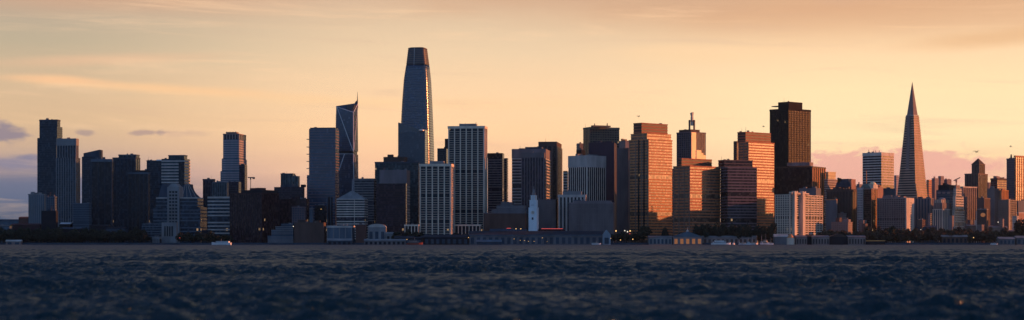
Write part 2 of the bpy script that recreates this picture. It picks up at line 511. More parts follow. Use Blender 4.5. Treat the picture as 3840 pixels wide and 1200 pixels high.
# ================================================================== SETTING
# water with real waves: a fan-shaped sheet, finer near the viewer
def build_water():
    rs = np.random.RandomState(3)
    ys = []
    y = 45.0
    while y < 2990:
        ys.append(y); y += .13 + y * y * 0.0000055 if y < 1500 else y * .009
    ys.append(2996.0)
    ys = np.array(ys); nc = 620
    tt = np.linspace(-1, 1, nc)
    Xg = ys[:, None] * .37 * tt[None, :] + 6 * tt[None, :]
    Yg = np.repeat(ys[:, None], nc, 1)
    H = np.zeros_like(Xg)
    for i in range(95):
        lam = 0.6 * (20 ** rs.rand())
        a = 0.0125 * lam ** .8
        th = R(58) + rs.randn() * .62
        kx, ky = math.cos(th) * 2 * math.pi / lam, math.sin(th) * 2 * math.pi / lam
        ph = rs.rand() * 6.283
        arg = kx * Xg + ky * Yg + ph
        w = np.clip((lam - Yg * .0016) / (lam * .6), 0, 1)
        H += a * w * (1 - 2 * np.abs(np.sin(arg / 2)) if i % 3 else np.sin(arg))
    gust = np.zeros_like(Xg)
    for i in range(14):
        lam = 30 * (8 ** rs.rand()); th = rs.rand() * 3.14
        gust += np.sin((math.cos(th) * Xg + math.sin(th) * Yg) * 6.283 / lam + rs.rand() * 6)
    H *= np.clip(1 + gust * .13, .45, 1.8)
    H *= np.clip((2990 - Yg) / 500, 0.4, 1)
    v = np.stack([Xg, Yg, H], -1).reshape(-1, 3)
    nr = len(ys)
    idx = np.arange(nr * nc).reshape(nr, nc)
    f = np.stack([idx[:-1, :-1], idx[:-1, 1:], idx[1:, 1:], idx[1:, :-1]], -1).reshape(-1, 4)
    me = bpy.data.meshes.new('water')
    me.vertices.add(len(v)); me.vertices.foreach_set('co', v.astype(np.float32).ravel())
    me.loops.add(f.size); me.loops.foreach_set('vertex_index', f.astype(np.int32).ravel())
    me.polygons.add(len(f)); me.polygons.foreach_set('loop_start', np.arange(0, f.size, 4, dtype=np.int32))
    me.polygons.foreach_set('loop_total', np.full(len(f), 4, dtype=np.int32))
    me.polygons.foreach_set('use_smooth', np.ones(len(f), dtype=bool))
    me.update(); me.validate()
    m, t, b = mat_nodes('bay_water')
    b.inputs['Base Color'].default_value = (.020, .048, .070, 1)
    b.inputs['Specular IOR Level'].default_value = .12
    b.inputs['IOR'].default_value = 1.33
    tc = t.nodes.new('ShaderNodeTexCoord')
    sx = t.nodes.new('ShaderNodeSeparateXYZ'); t.links.new(tc.outputs['Object'], sx.inputs[0])
    rg = t.nodes.new('ShaderNodeMapRange'); rg.inputs[1].default_value = 120; rg.inputs[2].default_value = 1500; rg.inputs[3].default_value = .17; rg.inputs[4].default_value = .32
    t.links.new(sx.outputs[1], rg.inputs[0]); t.links.new(rg.outputs[0], b.inputs['Roughness'])
    mp = t.nodes.new('ShaderNodeMapping'); mp.inputs['Rotation'].default_value = (0, 0, R(-32)); mp.inputs['Scale'].default_value = (1.0, .45, 1)
    t.links.new(tc.outputs['Object'], mp.inputs[0])
    n1 = t.nodes.new('ShaderNodeTexNoise'); n1.inputs['Scale'].default_value = 1.5; n1.inputs['Detail'].default_value = 4; n1.inputs['Roughness'].default_value = .6
    t.links.new(mp.outputs[0], n1.inputs['Vector'])
    bp = t.nodes.new('ShaderNodeBump'); bp.inputs['Strength'].default_value = 1.0; bp.inputs['Distance'].default_value = .8
    n2 = t.nodes.new('ShaderNodeTexNoise'); n2.inputs['Scale'].default_value = .3; n2.inputs['Detail'].default_value = 3
    t.links.new(mp.outputs[0], n2.inputs['Vector'])
    ad = t.nodes.new('ShaderNodeMath'); ad.operation = 'MULTIPLY_ADD'; ad.inputs[1].default_value = 2.2
    t.links.new(n2.outputs[0], ad.inputs[0]); t.links.new(n1.outputs[0], ad.inputs[2])
    n3 = t.nodes.new('ShaderNodeTexNoise'); n3.inputs['Scale'].default_value = .085; n3.inputs['Detail'].default_value = 2
    t.links.new(mp.outputs[0], n3.inputs['Vector'])
    ad2 = t.nodes.new('ShaderNodeMath'); ad2.operation = 'MULTIPLY_ADD'; ad2.inputs[1].default_value = 2.5
    t.links.new(n3.outputs[0], ad2.inputs[0]); t.links.new(ad.outputs[0], ad2.inputs[2])
    t.links.new(ad2.outputs[0], bp.inputs['Height']); t.links.new(bp.outputs[0], b.inputs['Normal'])
    df = t.nodes.new('ShaderNodeBsdfDiffuse'); df.inputs['Color'].default_value = (.012, .036, .044, 1)
    gl = t.nodes.new('ShaderNodeBsdfGlossy'); gl.inputs['Color'].default_value = (.56, .68, .78, 1)
    fn = t.nodes.new('ShaderNodeFresnel'); fn.inputs['IOR'].default_value = 1.33
    mn = t.nodes.new('ShaderNodeMath'); mn.operation = 'MINIMUM'; mn.inputs[1].default_value = .40
    t.links.new(fn.outputs[0], mn.inputs[0]); t.links.new(rg.outputs[0], gl.inputs['Roughness'])
    for q in (df, gl, fn): t.links.new(bp.outputs[0], q.inputs['Normal'])
    mx = t.nodes.new('ShaderNodeMixShader'); t.links.new(mn.outputs[0], mx.inputs[0]); t.links.new(df.outputs[0], mx.inputs[1]); t.links.new(gl.outputs[0], mx.inputs[2])
    t.links.new(mx.outputs[0], t.nodes['Material Output'].inputs['Surface'])
    me.materials.append(m)
    o = bpy.data.objects.new('water', me); col.objects.link(o); tag(o, None, None, kind='structure')
    w2 = MB(); w2.v = [(-40000, -3000, -2.6), (40000, -3000, -2.6), (40000, 2999, -2.6), (-40000, 2999, -2.6)]; w2.f = [(0, 1, 2, 3)]
    o2 = w2.build('open_water', m); tag(o2, None, None, kind='structure')


build_water()

g = MB(); g.box(-30000, 30000, 2998, 60000, -4, GZ)
tag(g.build('ground', 'slate'), None, None, kind='structure')


def ridge(name, Y, pts, m, depth=1500, z0=GZ):
    mb = MB(); n = len(mb.v)
    rr = random.Random(len(pts))
    P = []
    for i in range(len(pts) - 1):
        (a, b), (c_, d) = pts[i], pts[i + 1]
        for k in range(6):
            f = k / 6; P.append((a + (c_ - a) * f, b + (d - b) * f + rr.uniform(-1.2, 1.2)))
    P.append(pts[-1])
    rows = []
    for q in range(3):
        rows.append([(X(px, Y), Y + (q - 1) * depth * .5, (Z(py, Y) if q == 1 else z0 - .5)) for px, py in P])
    for r in rows: mb.v += r
    k = len(P)
    for q in range(2):
        for i in range(k - 1):
            mb.f.append((q * k + i, q * k + i + 1, (q + 1) * k + i + 1, (q + 1) * k + i))
    o = mb.build(name, m); tag(o, None, None, kind='structure')


solid('hazy_hill', (.16, .22, .34), var=.1, scale=.002); solid('near_hill', (.09, .07, .07), var=.4, scale=.01)  # distance haze is put into the blue of the distant hills
ridge('distant_hills', 14000, [(-900, 890), (-300, 872), (-60, 868), (40, 864), (68, 858), (95, 866), (180, 862), (420, 868), (700, 872), (1200, 880)], 'hazy_hill')
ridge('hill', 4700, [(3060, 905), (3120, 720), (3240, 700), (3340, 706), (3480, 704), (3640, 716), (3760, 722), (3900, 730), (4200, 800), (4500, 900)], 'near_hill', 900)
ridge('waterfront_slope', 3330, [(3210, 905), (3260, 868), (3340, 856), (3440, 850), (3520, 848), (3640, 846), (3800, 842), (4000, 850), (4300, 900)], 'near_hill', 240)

# ================================================================== LEFT CLUSTER
P_S = 7      # street grid south of the market street
P_N = 48     # street grid north of it
B('tall_tower', 'tallest dark blue glass tower at far left with stepped top and golden edge', 3500, P_S, [
    ((140, 211, 232, 517), D(m='navy_soft', bh=.7, bm='slate', fh=4.4, roofs=0)),
    ((148, 214, 234, 474), D(m='navy_soft', bh=.7, bm='slate', fh=4.4)),
    ((148, 215, 226, 448), D(m='navy', bh=.7, bm='slate', fh=4.4, cap=3, capm='slate'))])
B('pier_tower', 'slim dark tower with white vertical piers and pale top at far left', 3300, P_S, [
    ((210, 284, 300, 591), D(m='navy', bh=.5, bm='bluegrey', nf=8, ns=3, pw=1.2, pm='grey')),
    ((213, 285, 294, 519), D(m='navy', nf=7, ns=3, pw=1.1, pm='grey', cap=13, capm='grey'))])
B('apartment_block', 'pale stepped apartment block lowest at the left end of the skyline', 3130, P_S, [
    ((107, 165, 172, 727), D(m='grey', bh=0, nf=7, pw=1.6, pm='bluegrey', cap=2, capm='grey', roofs=2, roofm='grey'))], cat='building')
B('apartment_block', 'low grey apartment block tucked between pale stepped block and white pier tower', 3190, P_S, [
    ((166, 205.5, 207, 737), D(m='slate', bh=1.4, bm='bluegrey', nf=5, pw=1.2, pm='bluegrey', cap=2, capm='bluegrey'))], cat='building')
B('low_block', 'dark plain block standing at the foot of the white pier tower', 3080, P_S, [
    ((155, 210, 212, 790), D(m='ink', roofs=1))], cat='building')
T = Tower('slanted_tower', 'dark tower with slanted roof rising to the right behind twin shaft', 3450, P_S, 307, 376, 388)
T.tier(307, 376, 388, 587, m='navy', bh=.6, bm='slate')
a = -T.left(313, 0, 2); b = -T.left(372, 0, 2); zt = T.top
MB().hexa([(a, 2, zt - .5), (b, 2, zt - .5), (b, 22, zt - .5), (a, 22, zt - .5), (a, 2, T.z(574)), (b, 2, T.z(561)), (b, 22, T.z(561)), (a, 22, T.z(574))]).build('slanted_roof', 'slate', T.root)
B('shaft_tower', 'dark tower with pale roof rim and thin lit edges in front of slanted roof tower', 3290, P_S, [
    ((342, 420, 426, 596), D(m='black', nf=3, ns=1, pw=.9, pm='slate', cap=5, capm='bluegrey', roofs=2))])
B('low_block', 'grey office block with faint rows of windows below slanted roof tower', 3120, P_S, [
    ((274, 334, 341, 762), D(m='slate', bh=1.2, bm='bluegrey', fh=4, cap=1.5, capm='bluegrey'))], cat='building')
B('twin_tower', 'dark twin tower with pale mechanical crown and raised right fin, rear of the pair', 3480, P_S, [
    ((423, 508, 525, 590), D(m='navy', nf=6, ns=2, pw=.8, pm='slate', cap=3, capm='slate')),
    ((445, 511, 523, 579), D(m='teal', cap=2, capm='bluegrey', nf=4, pw=.8, pm='bluegrey'))])
T = B('twin_tower', 'dark twin tower with flat pale rim, nearer and shorter of the pair', 3320, P_S, [
    ((480, 555, 562, 646), D(m='black', nf=5, ns=2, pw=.8, pm='slate', cap=3, capm='bluegrey')),
    ((503, 553, 559, 638), D(m='ink'))])
T = B('dark_slab', 'plain dark slab with bright rooftop edge behind the banded white tower', 3470, P_S, [
    ((550, 612, 622, 601), D(m='navy', bh=.6, bm='slate', cap=2, capm='slate'))])
T.box('skylight', 'boat_white', 586, 612, 598.5, 603, -1.2, 4)
T = B('banded_tower', 'dark tower with white balcony bands and curved right side above white grid building', 3330, P_S, [
    ((606, 692, 706, 595), D(m='navy_soft', bh=2.6, bm='offwhite', fh=5.6, bands_to=690, rr=34))])
T.tier(632, 690, 702, 581, m='teal', cap=1.5, capm='bluegrey', nf=5, pw=.8, pm='slate')
# dark recessed bay and the flared skirt
T.box('window_bay', 'black', 670, 690, 606, 735, -1.4, 3)
a = -T.left(688); b = -T.left(706); b2 = -T.left(742); zt, zb, zg = T.z(690), T.z(745), GZ - 1
skirt = MB()
prev = None
for k in range(7):
    f = k / 6; zz = zt + (zb - zt) * f; xx = b + (b2 - b) * (f ** 2.3)
    ring = [(a - 16 * f, -.8 - 6 * f, zz), (xx, -.8 - 6 * f, zz), (xx, 30, zz), (a - 16 * f, 30, zz)]
    if prev: skirt.hexa(ring + prev)
    prev = ring
skirt.build('flared_skirt', 'slate', T.root)
aL = -T.left(600); aR = -T.left(640)
MB().hexa([(aL - 2, -6, zb), (aR, -6, zb), (aR, 20, zb), (aL - 2, 20, zb), (-T.left(607), -.9, zt), (aR, -.9, zt), (aR, 20, zt), (-T.left(607), 20, zt)]).build('flared_skirt', 'slate', T.root)
for k in range(4):
    MB().bar((b + 1 - 2 * k, -1.5, zt), (b2 - 9 * k, -8, zb), .4).build('rib', 'offwhite', T.root)

T = B('terraced_office', 'terraced office building with white grid front and dark banded wings', 3160, P_S, [
    ((575, 751, 754, 776), D(m='navy', bh=1.7, bm='bluegrey', fh=6.2, rr=40))], cat='building')
T.tier(586, 741, 744, 740, m='navy', bh=1.7, bm='bluegrey', fh=6.2, cap=2, capm='offwhite', rr=34)
# central white front with punched windows
a = -T.left(627, 0, -4); b = -T.left(672, 0, -4); zt = T.z(700); zp = T.z(688)
MB().hexa([(a, -4, GZ - 1), (b, -4, GZ - 1), (b, 20, GZ - 1), (a, 20, GZ - 1), (a, -4, zt), (b, -4, zt), (b, 20, zt), (a, 20, zt)]).build('white_front', 'grey', T.root)
m_ = (a + b) / 2
MB().hexa([(a + 1.5, -3.8, zt - .2), (b - 1.5, -3.8, zt - .2), (b - 1.5, 19, zt - .2), (a + 1.5, 19, zt - .2), (m_ - 4, -2, zp), (m_ + 4, -2, zp), (m_ + 4, 17, zp), (m_ - 4, 17, zp)]).build('gable', 'grey', T.root)
wm = MB().box(-1.9, 1.9, -.25, .25, -1.7, 1.7).mesh('window', 'black')
for r_ in range(10):
    for q in (.25, .5, .75):
        inst('window', wm, T.root, (a + (b - a) * q, -4.05, T.z(720 + r_ * 12.5)))
T = B('waterfront_office', 'low banded waterfront office with tall white portal of narrow windows', 3050, P_S, [
    ((532, 655, 664, 838), D(m='navy', bh=1.2, bm='bluegrey', fh=4.2, cap=1.3, capm='bluegrey'))], cat='building')
T.box('portal', 'grey', 606, 661, 834, 0, -5, 6)
for i in range(4):
    T.box('window', 'black', 616 + i * 9, 621 + i * 9, 848, 886, -5.4, -4)
B('low_block', 'small white arched gatehouse at the water edge left of the white portal', 3030, P_S, [
    ((572, 598, 600, 889), D(m='ink', nf=3, pw=2.2, pm='grey', cap=3.2, capm='grey'))], cat='building')

B('slim_block', 'slim dark glass tower with grilled top at left of the pale tapering tower', 3430, P_S, [
    ((761, 800, 806, 671), D(m='navy', nf=4, ns=1, pw=.7, pm='slate', cap=3, capm='slate'))])
B('glass_block', 'blue glass building with pale vertical fins behind the striped white block', 3330, P_S, [
    ((797, 850, 858, 682), D(m='teal', nf=6, ns=2, pw=.8, pm='bluegrey', cap=1.5, capm='bluegrey'))])
T = B('pale_tower', 'pale lilac tower with dark windows round its crown and golden right side', 3620, P_S, [
    ((827, 897, 925, 641), D(m='bluegrey', bh=2.6, bm='pale_lilac', fh=4.6)),
    ((832, 897, 925, 594), D(m='bluegrey', bh=2.6, bm='pale_lilac', fh=4.6)),
    ((837, 896, 922, 522), D(m='bluegrey', bh=2.6, bm='pale_lilac', fh=4.6)),
    ((837, 896, 922, 501), D(m='black', nf=5, ns=4, pw=2.6, pm='dusty', cap=1.8, capm='dusty'))])
T.box('penthouse', 'tan_dark', 847, 887, 495, 500.5, 6, 22)
for px in (850, 862, 874, 884): T.mast(px, 492, 500, .5)
B('dark_slab', 'dark slab leaning against the right side of the pale tapering tower', 3540, P_S, [
    ((897, 918, 927, 617), D(m='plum', bh=.6, bm='slate'))])
B('plum_block', 'plum coloured block with darker right half between pale tower and dark waterfront block', 3440, P_S, [
    ((850, 895, 904, 682), D(m='plum', bh=.5, bm='slate'))], cat='building')
B('striped_block', 'office block striped with bright white bands above the white motor boat', 3160, P_S, [
    ((779, 862, 869, 737), D(m='navy', bh=2.5, bm='offwhite', fh=6.2, cap=3.2, capm='offwhite', nf=0))], cat='building')
T = B('dark_block', 'big dark maroon windowless looking block by the water right of the white motor boat', 3070, 30, [
    ((862, 982, 1046, 722), D(m='maroon', nf=14, ns=9, pw=.6, pm='dark_red', cap=1.4, capm='dark_red')),
    ((905, 984, 1042, 712), D(m='ink', roofs=3, roofm='dark_red'))], cat='building', rmax=90)

B('glass_block', 'small pale glass building with slanting facets above dark blocks left of balcony tower', 3400, P_S, [
    ((1053, 1098, 1106, 650), D(m='teal', nf=5, ns=1, pw=.6, pm='bluegrey', cap=1.4, capm='bluegrey')),])
B('glass_block', 'short pale glass wing beside the small faceted glass building', 3360, P_S, [
    ((1085, 1117, 1123, 660), D(m='teal', nf=3, ns=1, pw=.6, pm='grey'))])
B('dark_block', 'wide dark block carrying rooftop sheds left of the balcony tower', 3280, P_S, [
    ((1028, 1133, 1142, 701), D(m='plum', bh=.5, bm='slate', roofs=3)),
    ((1128, 1143, 1147, 692), D(m='ink'))], cat='building')
B('dark_block', 'dark brown mid rise block below the small faceted glass building', 3170, P_S, [
    ((1048, 1150, 1160, 745), D(m='maroon', nf=8, pw=.6, pm='dark_red', roofs=2, roofm='dark_red'))], cat='building')
B('small_block', 'small lilac building with three pale window columns in front of dark brown block', 3100, P_S, [
    ((1095, 1142, 1146, 775), D(m='slate', nf=5, ns=1, pw=1.4, pm='mauve', bh=1.2, bm='mauve', fh=4, cap=2, capm='mauve'))], cat='building')
B('small_block', 'narrow pale block with single light panel right of the small lilac building', 3110, P_S, [
    ((1160, 1171, 1174, 780), D(m='bluegrey', cap=1, capm='grey'))], cat='building')
T = B('balcony_tower', 'broad blue banded tower with five small balconies on its left edge and orange right edge', 3360, P_S, [
    ((1151, 1257, 1271, 656), D(m='tower_glass', bh=1.3, bm='mauve', fh=5.2)),
    ((1159, 1258, 1271, 482), D(m='tower_glass', bh=1.3, bm='mauve', fh=5.2)),
    ((1163, 1256, 1268, 478), D(m='navy', cap=1, capm='slate'))])
for py in (521, 550, 577, 604, 631):
    x, y, z = T.fr(1160, py, .5)
    MB().box(x - 5.5, x, 0, 12, z - .9, z).build('balcony', 'slate', T.root)
B('thin_tower', 'thin dark tower with a pale vertical stripe at the foot of the balcony tower', 3200, P_S, [
    ((1226, 1242, 1247, 738), D(m='ink', nf=1, pw=1.2, pm='bluegrey'))], cat='building')
B('dark_block', 'low black block with a single lit lamp below the balcony tower', 3230, P_S, [
    ((1180, 1222, 1226, 770), D(m='black'))], cat='building')

# ---- faceted tower with white diagonal braces and a spire
T = Tower('braced_tower', 'dark faceted glass tower with white diagonal braces, notched crown and spire', 3500, P_S, 1256, 1325, 1341, rmin=26)
FOOT.pop()
xl, xr_, dep = -T.left(1257), 0, T.R
xb0 = -T.left(1250)
zb = T.z(571)
MB().hexa([(xb0, -1, GZ - 1), (2.5, -1, GZ - 1), (3.5, dep, GZ - 1), (xb0, dep, GZ - 1), (xl, 0, zb - 3), (0, 0, zb - 3), (1, dep, zb - 3), (xl, dep, zb - 3)]).build('lower_shaft', 'tower_glass', T.root)
MB().box(xl + 1, -.4, .8, dep - 1, zb - 3.1, zb + 3.1).build('belt', 'black', T.root)
MB().hexa([(xl, 0, zb + 3), (0, 0, zb + 3), (1, dep, zb + 3), (xl, dep, zb + 3), (xl + 2, 0, T.z(397)), (-1, 0, T.z(420)), (0, dep, T.z(380)), (xl + 2, dep, T.z(404))]).build('upper_shaft', 'tower_glass', T.root)
MB().hexa([(-T.left(1297), 6, T.z(425)), (-T.left(1316), 6, T.z(425)), (-T.left(1316), 20, T.z(425)), (-T.left(1297), 20, T.z(425)), (-T.left(1297), 6, T.z(392)), (-T.left(1327), 6, T.z(392)), (-T.left(1327), 20, T.z(392)), (-T.left(1297), 20, T.z(392))]).build('penthouse', 'steel_dark', T.root)


def fb(a, b, r=.75, ly=-.5, name='brace', m='bar_white'):
    MB().bar(T.fr(a[0], a[1], ly), T.fr(b[0], b[1], ly), r).build(name, m, T.root)


fb((1263, 400), (1324, 566)); fb((1260, 400), (1310, 416), .6); fb((1310, 416), (1325, 421), .6)
fb((1325, 421), (1325, 568), .8); fb((1292, 577), (1262, 668)); fb((1325, 578), (1328, 735), .8); fb((1270, 577), (1325, 577), .5)
MB().bar((.3, 1, T.z(420)), (.8, dep, T.z(382)), .7).build('brace', 'bar_white', T.root)
MB().bar((.5, 4, T.z(560)), (.9, dep - 1, T.z(388)), .6).build('brace', 'bar_white', T.root)
MB().bar((1.6, 3, T.z(580)), (3, dep - 1, T.z(700)), .6).build('brace', 'bar_white', T.root)
for k in range(18):
    zz = T.z(432 + k * 7.4)
    MB().box(xl + .8, .2, -.25, dep, zz, zz + .9).build('spandrel', 'slate', T.root)
for k in range(22):
    zz = T.z(584 + k * 7.4)
    MB().box(xl - .7, 1.2, -.7, dep, zz, zz + .9).build('spandrel', 'slate', T.root)
x_, y_ = -.2, dep - .6
MB().cyl(x_, y_, T.z(400), T.z(345, x_, y_), 1.5, .25, 8).build('spire', 'steel_dark', T.root)
MB().hexa([(-9, dep - 4, T.z(392)), (.8, dep - 4, T.z(392)), (.8, dep, T.z(392)), (-9, dep, T.z(392)), (-3, dep - 2, T.z(374)), (.6, dep - 2, T.z(368)), (.6, dep, T.z(368)), (-3, dep, T.z(374))]).build('crown_fin', 'slate', T.root)

# ---- tent roofed
T = B('tent_roof_building', 'white banded office building with tent shaped roof and thin flagpole', 3170, P_S, [
    ((1263, 1366, 1379, 745), D(m='dusk', bh=1.7, bm='white', fh=4.3, cap=2, capm='offwhite'))], cat='building')
xa, xb, ya, yb, z0, z1 = T.ext
def tent(T, steps, m, ext=None):
    xa, xb, ya, yb, z0, z1 = ext or T.ext
    cx, cy = (xa + xb) / 2, (ya + yb) / 2; rings = []
    for f, dz in steps:
        rings.append([(cx + (xa - cx) * f, cy + (ya - cy) * f, z1 + dz), (cx + (xb - cx) * f, cy + (ya - cy) * f, z1 + dz), (cx + (xb - cx) * f, cy + (yb - cy) * f, z1 + dz), (cx + (xa - cx) * f, cy + (yb - cy) * f, z1 + dz)])
    return MB().loft(rings).build('roof', m, T.root), cx, cy
_, cx, cy = tent(T, [(1.0, -.1), (.72, 4), (.45, 8), (.2, 12), (.06, 14)], 'grey')
MB().cyl(cx, cy, z1 + 12, T.z(672, cx, cy), .5, .2, 6).build('flagpole', 'bar_white', T.root)
MB().bar((T.fr(1329, 748, -.7)), (T.fr(1329, 905, -.7)), .5).build('mullion', 'white', T.root)
T = B('banded_block', 'grey banded office block behind the tent roofed building', 3300, P_S, [
    ((1328, 1402, 1411, 669), D(m='dusk', bh=1.5, bm='grey', fh=4.6, cap=4, capm='midgrey'))], cat='building')
B('dark_slab', 'teal dark glass block rising behind the grey slab with notched edge', 3400, P_S, [
    ((1406, 1570, 1574, 606), D(m='teal', bh=.5, bm='slate', cap=3, capm='slate', roofs=0))], cat='building')
B('brown_block', 'dark brown flat topped building just showing behind the teal block', 3520, P_S, [
    ((1438, 1520, 1528, 588), D(m='brown', cap=3, capm='brown', roofs=1, roofm='brown'))], cat='building')
T = B('notched_slab', 'grey slab with blank top and bright notched right corner behind the plum glass block', 3270, P_S, [
    ((1424, 1524, 1537, 637), D(m='midgrey', cap=26, capm='mauve_grey', bh=2.2, bm='offwhite', fh=5.2, roofs=0))], cat='building')
B('reflecting_block', 'dark plum glass block with reddish reflections in front of the grey notched slab', 3170, P_S, [
    ((1411, 1522, 1526, 688), D(m='plum', bh=.8, bm='dark_red', fh=4.2, cap=2, capm='maroon'))], cat='building')

# ---- tallest rounded tower
def round_tower():
    Y = 3750.0
    prof = [(180, 1532, 1601), (246, 1524, 1610), (300, 1515.5, 1616), (388, 1509, 1620.5), (456, 1505.5, 1623.5), (560, 1502, 1627), (700, 1500, 1629), (912, 1498, 1631)]

    def edge(py):
        for (a, l0, r0), (b, l1, r1) in zip(prof, prof[1:]):
            if py <= b:
                f = (py - a) / (b - a); return l0 + (l1 - l0) * f, r0 + (r1 - r0) * f
        return prof[-1][1:]
    cx0 = X(1564.5, Y)
    root = empty('rounded_tower', 'tallest rounded glass tower tapering to dark crown, sun flaring down its right corner', 'tower', (cx0, Y, 0), -R(9))

    def ring(py, grow=0.0, n=64):
        l, r = edge(py)
        h = (r - l) / F * Y / 2 / 1.075 + grow
        off = ((l + r) / 2 - 1564.5) / F * Y
        pts = []
        for j in range(n):
            a = 2 * math.pi * (j + .5) / n
            ca, sa = math.cos(a), math.sin(a); e = 2 / 5.2
            pts.append((off + h * math.copysign(abs(ca) ** e, ca), h * math.copysign(abs(sa) ** e, sa), Z(py, Y)))
        return pts
    pys = list(np.linspace(912, 247, 46))
    MB().loft([ring(p) for p in pys]).build('glass_shaft', 'tower_glass', root, smooth=True)
    MB().loft([ring(p, -.2) for p in np.linspace(248, 183, 10)] + [ring(181, -1.6), ring(179.5, -4.5)]).build('crown', 'steel_dark', root, smooth=True)
    for p in np.arange(256, 780, 9.2):
        MB().loft([ring(p, .22), ring(p - 2.6, .22)]).build('sunshade', 'fin_metal', root, smooth=True)
    for p in np.arange(184, 246, 8.0):
        MB().loft([ring(p, .35), ring(p - 1.8, .35)]).build('crown_band', 'crown_metal', root, smooth=True)
    # seam up the crown
    MB().bar((-2.5, -22.5, Z(270, Y)), (-1.5, -20.0, Z(184, Y)), .45).build('seam', 'bar_white', root)


glass('fin_glass', (.05, .075, .10), var=.3, ior=1.6, rough=.25)
solid('fin_metal', (.075, .115, .17), rough=.28, metal=.0, spec=.7, var=.1)
solid('crown_metal', (.22, .14, .11), rough=.4, spec=.6)
round_tower()

# ---- curved top glass tower in front of it, with a mirror bulge added for the sun glint
T = Tower('curved_top_tower', 'glass tower with roof edge curving down to the right and one bright sun glint', 3560, P_S, 1493, 1594, 1607)
xa = -T.left(1493); dpt = 30
MB().box(xa, 0, 0, dpt, GZ - 1, T.z(492)).build('facade', 'side_glass', T.root)
pts = [(1493, 459), (1504, 462), (1518, 468), (1536, 474), (1556, 480), (1575, 484), (1594, 486)]
mb = MB()
for (a, za), (b, zb_) in zip(pts, pts[1:]):
    pa, pb = T.fr(a, za, .2), T.fr(b, zb_, .2)
    z_ = T.z(492) - .2
    mb.hexa([(pa[0], .2, z_), (pb[0], .2, z_), (pb[0], dpt - 1, z_), (pa[0], dpt - 1, z_), (pa[0], .2, pa[2]), (pb[0], .2, pb[2]), (pb[0], dpt - 1, pb[2]), (pa[0], dpt - 1, pa[2])])
mb.build('curved_roof', 'side_glass', T.root)
me = MB().box(-.35, .35, -.5, .4, GZ, T.z(493)).mesh('fin', 'bluegrey')
for i in range(27): inst('fin', me, T.root, (xa + .5 + (-xa - 1) * i / 26, 0, 0))
me = MB().box(xa - .2, .2, -.25, dpt, 0, .8).mesh('spandrel', 'slate')
for i in range(28): inst('spandrel', me, T.root, (0, 0, T.z(500 + i * 7.5)))
x, y, z = T.fr(1580, 489, -1)
mg, t_, b_ = mat_nodes('glint_mirror'); b_.inputs['Base Color'].default_value = (.9, .8, .7, 1); b_.inputs['Metallic'].default_value = 1; b_.inputs['Roughness'].default_value = .55
MB().ball(x, .5, z, 5.6, 4.6, 3.0, 20, 12).build('glint_bulge', 'glint_mirror', T.root, smooth=True)

# ---- white framed twin office towers
B('narrow_dark_tower', 'narrow dark tower squeezed behind the tall white framed tower', 3500, P_S, [
    ((1640, 1674, 1684, 556), D(m='black', roofs=1, bh=.5, bm='slate')),
    ((1668, 1680, 1686, 520), D(m='ink'))])
T = B('framed_tower', 'taller of the two white framed office towers, six bays wide with dark windows', 3230, P_S, [
    ((1681, 1816, 1826, 472), D(m='black', bh=1.25, bm='frame_dim', fh=3.95, nf=6, ns=3, pw=1.9, pm='frame_stone', pd=.9, cap=4.5, capm='frame_stone', bands_from=494))], rmin=30)
T.box('penthouse', 'grey', 1722, 1786, 464, 471.8, 6, 20)
T.mast(1785, 458, 470, .5); T.mast(1725, 461, 470, .4)
T = B('framed_tower', 'shorter of the two white framed office towers, standing nearer the water', 3095, P_S, [
    ((1574, 1691, 1704, 614), D(m='black', bh=1.35, bm='frame_dim', fh=4.05, nf=5, ns=3, pw=2.0, pm='frame_stone', pd=.9, cap=4.5, capm='frame_stone', bands_from=636))], rmin=30)
T.box('penthouse', 'grey', 1611, 1663, 604, 613.8, 6, 20)
B('podium', 'low white colonnaded podium left of the shorter white framed tower', 3080, P_S, [
    ((1517, 1569, 1572, 842), D(m='ink', nf=4, pw=1.6, pm='frame_stone', cap=2.6, capm='frame_stone'))], cat='building', rmax=22)
B('podium', 'low white colonnaded podium right of the shorter white framed tower', 3120, P_S, [
    ((1704, 1801, 1804, 842), D(m='ink', nf=7, pw=1.4, pm='frame_stone', cap=2.4, capm='frame_stone'))], cat='building', rmax=22)
T = B('dark_tower', 'dark banded tower right of the tall white framed tower, with lower right wing', 3390, P_S, [
    ((1829, 1884, 1890, 574), D(m='plum', bh=1.7, bm='mauve_grey', fh=4.6, cap=9, capm='umber')),])
B('dark_tower', 'lower right wing of dark bands behind the banded dark tower', 3440, P_S, [
    ((1872, 1901, 1905, 593), D(m='plum', bh=1.4, bm='warm_grey', fh=4.6, cap=2, capm='slate'))])
B('stepped_block', 'low grey windowless block with stepped penthouse left of the clock tower', 3130, P_S, [
    ((1813, 1970, 1982, 797), D(m='brown_mid', cap=1.5, capm='midgrey')),
    ((1843, 1968, 1978, 785), D(m='midgrey')),
    ((1862, 1966, 1974, 770), D(m='midgrey', bh=1, bm='grey', fh=3.5)),
    ((1878, 1918, 1930, 758), D(m='midgrey'))], cat='building', rmax=40)

